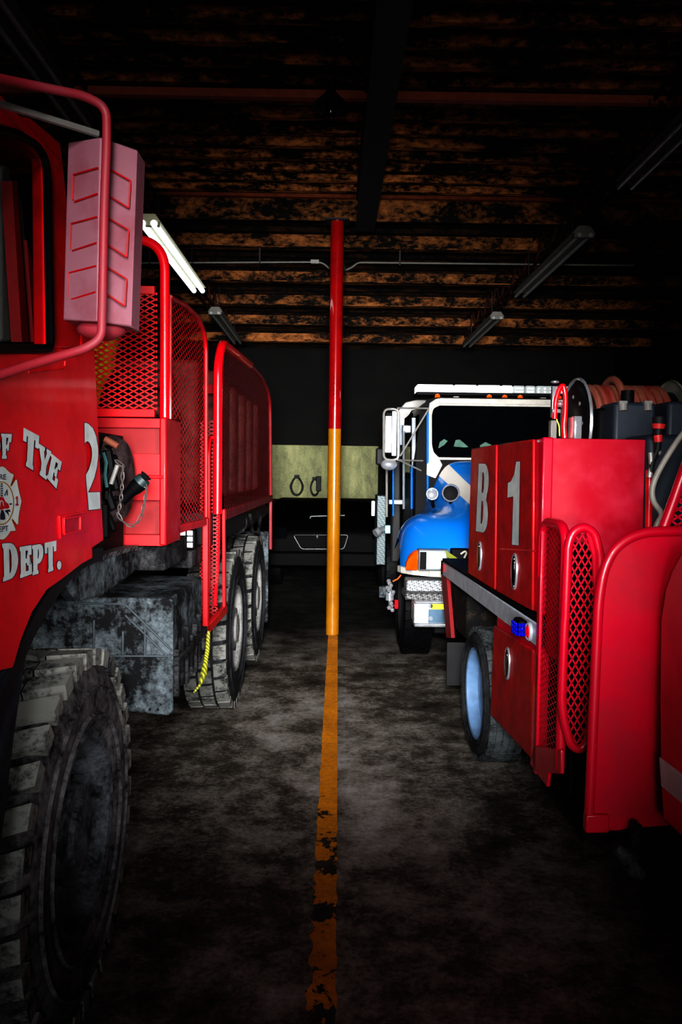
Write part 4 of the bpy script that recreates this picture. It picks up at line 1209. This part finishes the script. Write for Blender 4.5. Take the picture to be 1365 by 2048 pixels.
mb = MB().tube([bY(1300,940,3.6), bY(1298,1058,3.6)], .016, 10); mb.build('riser_pipe', RED_TUBE, TB)
# ---- hose reel on top of the locker
hrl = empty('hose_reel', None, TB)
yh = 4.35
pc = bY(1158,850,yh); pe = bY(1335,835,yh)
rad = (bY(1150,757,yh).z-pc.z)
ax0, ax1 = pc.x-.02, pe.x
zc = pc.z+.0
REELD = plain('reel_black', (.008,.008,.009,1), .35)
MB().lathe([(0,-.0),(rad*.35,-.012),(rad*.75,-.012),(rad*.92,.0),(rad*.98,.012)], (ax0, yh, zc), (1,0,0), 44).lathe([(rad*.98,.012),(0,.014)], (ax0, yh, zc), (1,0,0), 44).build('reel_flange', REELD, hrl)
MB().lathe([(rad*.96,-.002),(rad*1.0,-.006),(rad*1.02,.006),(rad*.98,.014)], (ax0, yh, zc), (1,0,0), 48).build('flange_rim', CHROME, hrl)
mb = MB()
for k in range(8):
    a = 2*math.pi*k/8; mb.ball((ax0-.014, yh+rad*.6*math.cos(a), zc+rad*.6*math.sin(a)), .006,.012,.012, 8)
mb.build('flange_bolts', CHROME, hrl)
MB().lathe([(rad*.98,.0),(rad*1.0,.008),(rad*.98,.016),(0,.016)], (ax1, yh, zc), (1,0,0), 44).build('reel_flange', plain('far_flange', srgb(120, 120, 110), .4), hrl)
HOSE = plain('booster_hose_red', srgb(150, 58, 48), .6)
n = N('booster_hose'); f_ = n.noise(4, 5, .6, stretch=(3, 1, 1)); n.col(n.ramp(f_, [(.3, srgb(124, 34, 28)), (.7, srgb(128, 88, 70))])); n.set(Roughness=.6); HOSE = n.m
mb = MB(); pts = []
rh = .020; turns = int((ax1-ax0-.06)/(rh*2.05)); 
for i in range(turns*28+1):
    a = 2*math.pi*i/28
    pts.append((ax0+.03+rh+(ax1-ax0-.06-2*rh)*i/(turns*28), yh+rad*.80*math.cos(a), zc+rad*.80*math.sin(a)))
mb.tube(pts, rh, 8)
pts = []
lp0 = bY(1213,850,yh).x
for i in range(30):
    a = 2*math.pi*i/29
    pts.append((lp0+.03*math.sin(a*.5)+.02*math.cos(a), yh+rad*.94*math.cos(a), zc+rad*.99*math.sin(a)))
mb.tube(pts, rh, 8)
mb.build('hose', HOSE, hrl)
MB().lathe([(rad*.74,0),(rad*.74,ax1-ax0)], (ax0, yh, zc), (1,0,0), 32).build('reel_core', REELD, hrl)
mb = MB()
for x in (ax0-.05, ax1+.03):
    mb.bar((x, yh-.12, zr1+.03), (x, yh, zc+.03), .02, .06, (0,1,0)); mb.bar((x, yh+.12, zr1+.03), (x, yh, zc+.03), .02, .06, (0,1,0))
mb.cyl((ax0-.06, yh, zc), (ax1+.04, yh, zc), .025, 14)
mb.build('reel_stand', REELD, hrl)
p, q = bY(1150,832,yl0+.12), bY(1163,875,yl0+.12)
MB().box(p.x, yl0+.11, zt-.004, q.x, yl0+.15, p.z).box(p.x-.004, yl0+.11, zt-.004, p.x+.006, yl0+.2, p.z).build('chrome_post', CHROME, TB, bevel=.004)
# red loop of hose with chrome swivel beside the reel
hp = empty('hose_swivel', None, TB)
yb_ = yl0+.2
h = [(1110,838),(1112,800),(1119,778),(1127,769),(1132,790),(1131,830),(1128,850),(1130,876)]
MB().tube(fillet([bY(x, y, yb_) for x, y in h], .03, 4), .0125, 12).build('hose_loop', RED_TUBE, hp)
mb = MB().tube([bY(1108,772,yb_), bY(1108,766,yb_), bY(1114,764,yb_)], .014, 12).box(bY(1106,0,yb_).x, yb_-.012, bY(1106,840,yb_).z, bY(1121,0,yb_).x, yb_+.02, bY(1106,772,yb_).z+0)
p0, p1 = bY(1106,772,yb_), bY(1121,835,yb_)
mb = MB().box(p0.x, yb_, p1.z, p0.x+.02, yb_+.03, p0.z).box(p0.x, yb_-.01, bY(1106,826,yb_).z, p1.x, yb_+.02, bY(1106,818,yb_).z)
mb.ball(bY(1111,764,yb_), .022, .02, .008, 12).ball(bY(1121,808,yb_), .014,.014,.014, 10)
mb.build('swivel_joint', CHROME, hp, bevel=.003)
MB().box(p0.x, yb_+.01, zt-.006, p0.x+.03, yb_+.05, bY(1106,840,yb_).z).build('swivel_post', GREY, hp, bevel=.004)
MB().tube(fillet([bY(1114,822,yb_), bY(1114,840,yb_), bY(1119,850,yb_), bY(1120,872,yb_)], .02), .003, 6).build('lead_wire', YEL_TAPE, hp)
# ================================================================ blue and white fire truck parked behind
TC = empty('fire_truck', CF.M.copy())
tag(TC, 'blue and white fire truck with roof light bar, facing out behind the brush truck', 'fire truck')
cY = lambda px, py, y: CF.Y(px, py, y)
n = N('blue_white_paint')
sp = n.n.new('ShaderNodeSeparateXYZ'); n.l.new(n.tc.outputs['Object'], sp.inputs[0])
pa, pb_ = cY(884,930,1.25), cY(945,1001,.75)
sl = (pb_.z-pa.z)/(pb_.x-pa.x)
ax_ = n.math('MULTIPLY', n.math('ABSOLUTE', sp.outputs['X']), -1.0)
zl = n.math('MULTIPLY_ADD', ax_, sl, pa.z-sl*pa.x)
dz = n.math('ABSOLUTE', n.math('SUBTRACT', sp.outputs['Z'], zl))
inb = n.math('LESS_THAN', dz, .13)
above = n.math('GREATER_THAN', sp.outputs['Z'], 1.36)
blu = n.mix(n.ramp(n.noise(3, 8, .7), [(.4, K), (.75, (.5,)*3)]), srgb(8, 112, 205), srgb(40, 110, 150))
n.col(n.mix(n.math('MULTIPLY', inb, above), blu, srgb(205, 200, 192)))
n.set(Roughness=.25, Coat_Weight=.5, Coat_Roughness=.08)
BLUEP = n.m
# hood and fenders: stations from the centre out
F1 = [(.02,.88),(.0,1.0),(.02,1.12),(.04,1.24),(.10,1.36),(.22,1.48),(.50,1.62),(.90,1.76),(1.30,1.885),(1.36,1.885)]
F2 = [(.03,.88),(.02,1.0),(.04,1.12),(.07,1.24),(.14,1.34),(.28,1.44),(.55,1.57),(.90,1.72),(1.28,1.885),(1.36,1.885)]
F3 = [(.05,.88),(.04,1.0),(.06,1.12),(.12,1.22),(.22,1.31),(.36,1.37),(.58,1.44),(.90,1.54),(1.22,1.80),(1.34,1.87)]
F4 = [(.08,.88),(.07,1.0),(.10,1.12),(.18,1.23),(.28,1.32),(.42,1.375),(.60,1.40),(.85,1.41),(1.18,1.46),(1.34,1.56)]
F5 = [(.14,.88),(.14,1.0),(.17,1.12),(.24,1.23),(.34,1.32),(.47,1.375),(.64,1.395),(.85,1.385),(1.10,1.33),(1.34,1.22)]
F6 = [(.24,.88),(.24,1.0),(.27,1.12),(.33,1.21),(.42,1.29),(.53,1.335),(.67,1.35),(.84,1.33),(1.06,1.26),(1.30,1.12)]
F7 = [(.36,.88),(.37,1.0),(.40,1.10),(.45,1.17),(.52,1.22),(.60,1.245),(.70,1.255),(.82,1.24),(1.0,1.17),(1.26,1.02)]
F8 = [(.46,.88),(.47,.98),(.50,1.05),(.54,1.09),(.59,1.12),(.65,1.135),(.72,1.14),(.81,1.13),(.96,1.08),(1.2,.96)]
st_ = [(0,F1),(.45,F2),(.66,F3),(.78,F4),(.93,F5),(1.06,F6),(1.14,F7),(1.165,F8)]
xs = [(-x, f) for x, f in st_[::-1]] + st_[1:]
mb = MB(); vs = []
for x, f in xs:
    for (y, z) in f: vs.append((x, y, z))
m = len(F1)
mb.add(vs, [(i*m+j, i*m+j+1, (i+1)*m+j+1, (i+1)*m+j) for i in range(len(xs)-1) for j in range(m-1)])
hood = mb.build('hood', BLUEP, TC, smooth=180, subsurf=2)
# white lip under the fenders
lip = [(x, f[0][0]) for x, f in xs]
mb = MB()
for (x0, y0), (x1, y1) in zip(lip[:-1], lip[1:]):
    mb.bar((x0, y0-.01, .885), (x1, y1-.01, .885), .05, .055)
mb.build('fender_lip', WHITE, TC)
# grille gap
p, q = cY(893,1100,-.02), cY(960,1140,-.02)
MB().box(-.77, -.03, .90, .77, .06, 1.115).build('grille', BLACK, TC, bevel=.01)
mb = MB().tube(fillet([cY(922,1108,-.06), cY(931,1102,-.06), cY(934,1106,-.06), cY(929,1116,-.06)], .02), .008, 8)
mb.build('tow_hook', WHITE, TC)
# head lamps and turn signals, both sides
def side(s):
    mx = lambda p: V((p.x*s*-1 if s > 0 else p.x, p.y, p.z))
    H = empty('head_lamp', None, TC)
    yl = .0
    def rect(x0, y0, x1, y1, y, dep, name, m, bev):
        p, q = mx(cY(x0, y0, y)), mx(cY(x1, y1, y))
        return MB().box(p.x, y, q.z, q.x, y+dep, p.z).build(name, m, H, bevel=bev)
    rect(838, 1099, 899, 1142, .0, .14, 'lamp_bezel', DULL_ALU, .012)
    rect(841, 1104, 853, 1139, -.006, .02, 'bezel_recess', BLACK, .004)
    rect(854, 1106, 896, 1138, -.012, .03, 'lamp_lens', plain('lamp_glass', srgb(190, 196, 200), .15, emit=(.9,.97,1,1), es=.18), .02)
    T = empty('turn_signal', None, TC)
    yt = .05
    ol = [(837,1100),(829,1103),(820,1112),(814,1126),(812,1141),(837,1141)]
    P = [mx(cY(x, y, .06+.004*(837-x))) for x, y in ol]
    MB().prism(P, (0,.1,0)).build('signal_lens', AMBER, T, bevel=.012)
side(-1); side(1)
# bumper: tread steps and chrome block
mb = MB()
p, q = cY(799,1159,.1), cY(884,1182,.1)
MB().box(-1.14, .05, q.z, 1.14, .3, p.z).build('tread_step', DIAMOND, TC, bevel=.01)
p, q = cY(794,1184,.0), cY(884,1199,.0)
MB().box(-1.16, -.06, q.z, 1.16, .3, p.z).build('lower_step', DIAMOND_DK, TC, bevel=.012)
p, q = cY(829,1200,-.1), cY(884,1250,-.1)
bp = empty('bumper', None, TC)
MB().box(p.x, -.12, q.z, -p.x, .15, p.z-.01).build('bumper_face', plain('polished_bumper', srgb(225, 228, 230), .2, .2), bp, bevel=.02)
MB().box(p.x-.0, -.135, q.z-.015, -p.x, .1, q.z+.02).box(p.x, -.135, p.z-.03, -p.x, .1, p.z).build('bumper_rim', CHROME, bp, bevel=.012)
r0_, r1_ = cY(863,1205,-.13), cY(888,1219,-.13)
MB().box(r0_.x, -.128, r1_.z, r0_.x+.5, -.119, r0_.z).build('yellow_plate', YEL_TAPE, bp)
r2, r3 = cY(858,1203,-.13), cY(866,1245,-.13)
mb = MB()
for yy in (1212, 1237):
    b_ = cY(862,yy,-.125); mb.cyl((b_.x,-.128,b_.z), (b_.x,-.118,b_.z), .018, 12)
mb.build('bumper_bolts', CHROME, bp)
b_ = cY(858,1205,-.13); MB().box(b_.x, -.124, cY(858,1246,-.13).z, r0_.x+.5, -.1195, r1_.z).build('bumper_plate', plain('blue_steel', srgb(110, 140, 165), .25, .6), bp)
# cab
yw0, yw1 = 1.40, 1.62
zb_, zt_ = 1.88, cY(900,797,yw1).z
xa = cY(856,850,1.5).x
cabC = empty('cab', None, TC)
mb = MB()
out = [(-.93,.9),(-.93,1.86),(-.90,2.05),(-.87,2.38),(-.80,zt_-.03),(-.70,zt_-.005),(0,zt_)]
out = out + [(-x, z) for x, z in out[-2::-1]]
def ins(f, y): return [(x*f, y, z) for x, z in out]
yy_of = lambda z: yw0+(yw1-yw0)*max(0, min(1, (z-zb_)/(zt_-zb_)))
ring0 = [(x, yy_of(z)+.02, z) for x, z in out]
ring1 = [(x*1.02, yw1+.25, z) for x, z in out]
ring2 = [(x*1.02, yw1+1.5, z) for x, z in out]
k = len(out)
mb.add(ring0+ring1+ring2, [(r*k+i, r*k+i+1, (r+1)*k+i+1, (r+1)*k+i) for r in range(2) for i in range(k-1)] + [tuple(range(k)), tuple(2*k+i for i in range(k-1, -1, -1))])
mb.m = [0]*len(mb.f)
for i_, f_ in enumerate(mb.f):
    zz = [mb.v[j][2] for j in f_]
    if max(zz) < 2.42 or len(f_) > 4: mb.m[i_] = 1
mb.build('cab_shell', [GREY, BLACK], cabC, bevel=.02)
# white front surround of the windscreen
def front(poly_px, off=.0):
    out_ = []
    for x, y in poly_px:
        p0_ = CF.P(x, y, (0, yw0-off, zb_), (0, zt_-zb_, -(yw1-yw0)))
        out_.append(p0_)
    return out_
WS = [(880,809),(866,815),(862,828),(862,890),(866,907),(878,917)]
wp = front(WS, .012)
ws = wp + [V((-p.x, p.y, p.z)) for p in wp[::-1]]
MB().prism(ws, (0,.02,0)).build('windscreen', GLASS_DK, cabC, bevel=.004)
mb = MB().tube(fillet(front(WS, .008), .03, 4) + [V((-p.x, p.y, p.z)) for p in fillet(front(WS, .008), .03, 4)[::-1]], .014, 8, True)
mb.build('windscreen_frame', WHITE, cabC)
fr = front([(854,950),(856,840),(860,806),(872,798),(880,796),(880,808),(866,815),(861,828),(861,890),(866,908),(880,919),(886,930),(872,957)], .003)
mb = MB().prism(fr, (0,.05,0)).prism([V((-p.x,p.y,p.z)) for p in fr], (0,.05,0))
q_ = front([(880,796),(880,808)], .003)
mb.prism([q_[0], V((-q_[0].x,q_[0].y,q_[0].z)), V((-q_[1].x,q_[1].y,q_[1].z)), q_[1]], (0,.05,0))
mb.build('windscreen_surround', WHITE, cabC, bevel=.008)
# side door window and door
MB().box(-.965, 1.75, 1.75, -.94, 2.55, 2.4).build('side_window', GLASS_DK, cabC, bevel=.02)
MB().box(-.955, 1.66, .9, -.935, 2.7, 1.7).build('cab_door', DARK, cabC, bevel=.02)
# pale shapes are reflections on the glass, painted as thin pieces
PALE = plain('pale_reflection', srgb(74, 108, 96), .7)
for pts_ in ([(877,897),(880,884),(889,878),(896,882),(889,890)], [(908,893),(912,880),(920,879),(938,894),(930,895)], [(960,891),(972,884),(984,890),(980,896),(962,896)]):
    MB().prism(front(pts_, .0335), (0,.0015,0)).build('screen_reflection', PALE, cabC, smooth=0)
# light bar
lbz0, lbz1 = cY(834,789,1.75).z, cY(834,768,1.75).z
x0 = cY(834,778,1.75).x
lbar = empty('light_bar', None, TC)
MB().box(x0, 1.75, lbz0-.004, -x0, 2.05, lbz0+.03).build('bar_base', BLACK, lbar, bevel=.008)
ed = [x0+.03, cY(840,0,1.75).x, cY(924,0,1.75).x, cY(972,0,1.75).x, cY(1021,0,1.75).x, cY(1045,0,1.75).x, cY(1070,0,1.75).x, cY(1092,0,1.75).x, .62, -x0-.03]
ed = [x0] + ed[2:-1] + [-x0]
CLEAR_D = plain('led_lens', srgb(150, 156, 156), .2, emit=(.8,.9,.9,1), es=.12)
for i, (a, b) in enumerate(zip(ed[:-1], ed[1:])):
    MB().box(a+.004, 1.755, lbz0+.022, b-.004, 2.045, lbz1).build('bar_lens', CLEAR if i < 4 else CLEAR_D, lbar, bevel=.015)
mb = MB()
for i in range(4, len(ed)-1):
    a, b = ed[i], ed[i+1]
    for r in range(2):
        for c_ in range(4):
            xx = a+.03+(b-a-.06)*c_/3
            mb.ball((xx, 1.755, lbz0+.045+r*.035), .011, .006, .011, 8)
mb.build('led_dots', CLEAR, lbar)
zr = zt_-.01
MB().box(-.5, 1.85, zr, -.44, 1.95, lbz0).box(.44, 1.85, zr, .5, 1.95, lbz0).build('bar_feet', GREY, lbar)
for px in (876, 980, 1011, 1042, 1120):
    p = cY(px, 793, 1.68)
    rm = empty('roof_marker', None, TC)
    MB().lathe([(.030,0),(.030,.02),(.022,.04),(0,.048)], (p.x, 1.70, zt_+.008), (0,0,1), 16).build('marker_lens', AMBER, rm)
    MB().box(p.x-.05, 1.66, zt_-.006, p.x+.05, 1.76, zt_+.010).build('marker_base', BLACK, rm, bevel=.005)
# fender mirrors: round chrome cups on the hood
def cup(px, py, r, y):
    p = cY(px, py, y); o = empty('hood_mirror', None, TC)
    MB().lathe([(0,.10),(r*.7,.08),(r*.95,.03),(r*1.03,.0),(r*.98,-.012),(r*.84,-.004)], p, (.18,1,0), 28).build('mirror_cup', CHROME, o)
    MB().lathe([(r*.84,-.002),(r*.5,.006),(0,.01)], p, (.18,1,0), 28).build('mirror_glass', BLACK if r > .06 else CHROME, o)  # larger glass black: its dark reflection is put into the colour
    MB().tube([p+V((.0,.05,-r*.4)), p+V((.03,.12,-r*1.3-.05))], .016, 8).build('mirror_stalk', BLACK, o)
    return p
cup(902, 986, .082, .62); cup(865, 988, .058, .72)
# west-coast mirror with loop guard and bracing rods
wm = empty('side_mirror', None, TC)
ymr = 1.15
loop = [(766,825),(766,915),(772,920),(800,920),(800,818),(772,818)]
MB().tube(fillet([cY(x, y, ymr) for x, y in [(768,818),(768,920),(798,920),(798,818)]], .06, 5, True), .012, 8, True).build('mirror_loop', GREY, wm)
def slab(x0, y0, x1, y1, Y, dep, name, m, par, bev=.01):
    p, q = cY(x0, y0, Y), cY(x1, y1, Y)
    return MB().box(p.x, Y, q.z, q.x, Y+dep, p.z).build(name, m, par, bevel=bev)
slab(770, 822, 793, 910, ymr+.02, .07, 'mirror_case', BLACK, wm, .02)
slab(772, 832, 783, 905, ymr+.012, .01, 'mirror_glass', CLEAR, wm, .006)  # white reflection in the mirror given by a glowing lens material
slab(785, 822, 793, 912, ymr+.012, .02, 'mirror_edge', ALU, wm, .006)
p = cY(779, 929, ymr); MB().ball((p.x, ymr+.03, p.z), .085, .05, .06).build('convex_mirror', CHROME, wm)
mb = MB(); ya_ = 1.5
for a, b in (((796,816),(858,817)), ((858,818),(801,912)), ((796,920),(858,922)), ((800,921),(857,948)), ((796,817),(796,921))):
    mb.tube([cY(a[0], a[1], ymr), cY(b[0], b[1], ya_ if b[0] > 840 else ymr)], .009, 6)
mb.build('mirror_braces', GREY, wm)
BLUEROD = plain('blue_rod', srgb(20, 110, 190), .3)
# upright rails beside the cab and their fittings
for x, yt, yb__, r, m, Y in ((808,862,1018,.014,DULL_ALU,1.9), (828,836,1018,.022,ALU,1.7), (824,930,1018,.012,BLUEROD,1.65), (787,930,1032,.011,BLUEROD,2.3), (774,940,1034,.014,GREY,2.4), (856,826,1018,.012,BLUEROD,1.40), (801,850,890,.022,ALU,2.2)):
    MB().tube([cY(x, yt, Y), cY(x, yb__, Y)], r, 8).build('grab_rail', m, TC)
slab(806, 850, 823, 866, 2.0, .08, 'rail_fitting', DULL_ALU, TC, .01)
slab(818, 898, 826, 904, 1.9, .04, 'rail_fitting', CHROME, TC, .006)
slab(778, 999, 858, 1010, 2.5, .04, 'step_rail', DULL_ALU, TC, .01)
slab(812, 905, 822, 946, 2.4, .03, 'dome_strap', GREY, TC, .01)
# pump body behind the cab
pbod = empty('pump_body', None, TC)
p = cY(786,812,3.4); q = cY(757,1130,3.4)
zt2 = cY(812,800,3.4).z
mb = MB().prism([(p.x,3.4,.6),(p.x,3.4,p.z-.12),(p.x+.16,3.4,zt2-.03),(p.x+.3,3.4,zt2),(-p.x-.3,3.4,zt2),(-p.x,3.4,p.z),(-p.x,3.4,.6)], (0,1.2,0))
mb.build('body_shell', DARK, pbod, bevel=.03)
mb = MB().prism([(p.x-.004,3.38,p.z-.14),(p.x+.16,3.38,zt2-.03),(p.x+.3,3.38,zt2+.004),(-p.x-.3,3.38,zt2+.004),(-p.x-.3,3.38,zt2-.16),(p.x+.25,3.38,zt2-.2),(p.x+.1,3.38,p.z-.32)], (0,.1,0))
mb.build('body_crown', GREY, pbod, bevel=.01)
slab(755, 991, 771, 1130, 2.9, .5, 'tread_box', TREAD_TEAL, TC, .008)
slab(744, 1002, 750, 1032, 2.95, .05, 'edge_lamp', CLEAR, TC, .008)
slab(753, 896, 775, 930, 3.0, .1, 'spot_lamp', DARK, TC, .02)
# valves and couplings low on the left
vp = empty('side_coupling', None, TC)
mb = MB().cyl(cY(753,1065,2.5), cY(768,1058,2.6), .035, 16).cyl(cY(751,1067,2.48), cY(757,1063,2.5), .05, 16)
mb.build('coupling', CHROME, vp)
slab(770, 1050, 782, 1068, 2.55, .08, 'valve_block', plain('pale_teal', srgb(100, 140, 150), .3, .5), vp)
lv = empty('intake_valve', None, TC)
mb = MB()
rnd = random.Random(3)
for k in range(14):
    p = cY(782+rnd.uniform(-7, 5), 1162+58*k/13, .55+rnd.uniform(-.03, .03)); mb.ball(p, .022, .022, .022, 8)
mb.cyl(cY(780,1185,.55), cY(780,1200,.55), .04, 12).cyl(cY(781,1165,.58), cY(781,1215,.58), .018, 10)
mb.build('valve_body', CHROME, lv)
MB().tube([cY(786,1163,.5), cY(796,1158,.5), cY(803,1150,.5)], .010, 8).build('copper_line', plain('copper_line', srgb(170, 90, 40), .3, .6), lv)
slab(790, 1200, 797, 1218, .45, .03, 'red_reflector', RED_LENS, TC, .006)
slab(759, 1174, 776, 1196, .9, .1, 'step_end', GRIME, TC, .01)
# undercarriage and wheels
MB().box(-.9, .1, .35, .9, 4.5, .8).build('chassis', BLACK, TC, bevel=.02)
def cwheel(x, y):
    e = empty('wheel', None, TC); e.matrix_local = Matrix.Translation((x, y, .5)) @ Matrix.Rotation(math.pi, 4, 'Z')
    return e
w1 = cwheel(-1.12, .95)
tyre(.5, .28, .30, 'tyre', w1, BLACK, BLACK, 34, 'road', 48)
MB().lathe([(.315,-.02),(.30,-.004),(.28,-.03),(.25,-.10),(.12,-.06),(0,-.05)], (0,0,0), (1,0,0), 40).build('rim', DARK, w1)
for (x, y) in ((-1.1, 3.9),):
    w2 = cwheel(x, y)
    for ch in w1.children:
        c2 = ch.copy(); COL.objects.link(c2); c2.parent = w2

# ================================================================ dark pickup against the far wall
TP = empty('car', Matrix.Translation((-.05, 11.6, 0)))
tag(TP, 'low nearly black car in deep shadow behind the pole, chrome outline round its grille', 'car')
CARB = plain('black_car_paint', (.0012,.0012,.0015,1), .6, spec=.05)
mb = MB()
mb.prism([(-.95,0,.35),(-.95,-.02,.88),(-.95,.15,1.0),(-.95,1.3,1.04),(-.95,1.9,1.26),(-.95,3.1,1.28),(-.95,3.8,1.05),(-.95,4.6,1.0),(-.95,4.6,.4)], (1.9,0,0))
mb.build('body', CARB, TP, bevel=.06)
pw = lambda px, py, y=11.56: W.Y(px, py, y) - V((-.05, 11.6, 0))
ol = fillet([pw(587,1070), pw(603,1098), pw(688,1098), pw(697,1070)], .04, 4, True)
DULLC = plain('dull_chrome', (.05,.055,.055,1), .4, .3)
MB().tube(ol, .008, 8, True).build('grille_outline', DULLC, TP)
p, q = pw(590,1072), pw(694,1096)
MB().box(p.x, -.03, q.z, q.x, 0, p.z).build('grille', CARB, TP)
a = pw(622,1030, 11.62); b = pw(690,1028, 11.62)
MB().tube([a+V((-.01,0,-.05)), a+V((0,0,-.02)), b+V((0,0,-.02))], .010, 8).build('hood_edge_highlight', plain('hood_highlight_grey', (.22,.24,.25,1), .4, .3), TP)  # highlight along the hood edge built as a pale rod
c = pw(635,1073); MB().ball((c.x, -.05, c.z), .02, .012, .035, 12).build('hood_badge', DULLC, TP)
MB().box(-.97, -.10, .38, .97, .05, .60).build('bumper', CARB, TP, bevel=.03)
for sx_ in (-1, 1):
    MB().box(sx_*.62, -.035, .78, sx_*.9, .02, .95).build('head_lamp', GLASS_DK, TP, bevel=.02)
for sx_ in (-1, 1):
    for yy in (.85, 4.1):
        e = empty('wheel', None, TP); e.matrix_local = Matrix.Translation((sx_*.96, yy, .38)) @ Matrix.Rotation(0 if sx_ > 0 else math.pi, 4, 'Z')
        MB().lathe([(.22,-.03),(.30,.0),(.36,-.02),(.38,-.05),(.38,-.22),(.22,-.24)], (0,0,0), (1,0,0), 32).build('tyre', BLACK, e)
        MB().lathe([(.23,-.03),(.20,-.05),(.08,-.04),(0,-.035)], (0,0,0), (1,0,0), 24).build('rim', DARK, e)
# ================================================================ light
def spot(name, loc, target, power, size, blend, radius=.1, col=(1,1,1), const=True, spec=1.0):
    l = bpy.data.lights.new(name, 'SPOT'); l.energy = power; l.spot_size = math.radians(size); l.spot_blend = blend
    l.shadow_soft_size = radius; l.color = col; l.specular_factor = spec
    if const:
        l.use_nodes = True; t = l.node_tree
        em = t.nodes['Emission']; f = t.nodes.new('ShaderNodeLightFalloff'); f.inputs['Strength'].default_value = 1.0
        f.inputs['Smooth'].default_value = 0
        t.links.new(f.outputs['Constant'], em.inputs['Strength'])
    o = bpy.data.objects.new(name, l); COL.objects.link(o)
    d = V(target)-V(loc); o.matrix_world = Matrix.Translation(loc) @ d.to_track_quat('-Z', 'Y').to_matrix().to_4x4()
    return o
def area(name, loc, target, power, sx, sy, col=(1,1,1)):
    l = bpy.data.lights.new(name, 'AREA'); l.shape = 'RECTANGLE'; l.size = sx; l.size_y = sy; l.energy = power; l.color = col
    o = bpy.data.objects.new(name, l); COL.objects.link(o)
    d = V(target)-V(loc); o.matrix_world = Matrix.Translation(loc) @ d.to_track_quat('-Z', 'Y').to_matrix().to_4x4()
    return o
# added spots by the camera; their cones darken the edges of the door daylight
spot('vignette_spot', (-.05, -.25, 2.0), (.08, 8, 1.5), 46, 52, 1.0, .2, (1, .985, .97))
spot('vignette_spot_high', (-.05, -1.0, 2.9), (.05, 9, .95), 22, 46, 1.0, .25, (1, .985, .97))
spot('vignette_spot_low', (.1, -1.6, 1.55), (.1, 8, 1.15), 16, 42, 1.0, .3, (.95, .98, 1))
spot('cab_fill_spot', (1.3, -.2, 2.1), (-.75, 2.9, 1.45), 24, 36, 1.0, .3, (1, .985, .97))  # added fill aimed at the left cab side alone
area('door_opening', (.5, -7, 2.0), (.5, 6, 1.6), 130, 2.4, 3, (.95, .98, 1))
w = bpy.data.worlds.new('world'); scene.world = w; w.use_nodes = True
w.node_tree.nodes['Background'].inputs[0].default_value = (.5, .6, .7, 1)
w.node_tree.nodes['Background'].inputs[1].default_value = .004
scene.view_settings.view_transform = 'Standard'
try: scene.view_settings.look = 'High Contrast'
except Exception as ex: print('look', ex)
scene.view_settings.exposure = 0
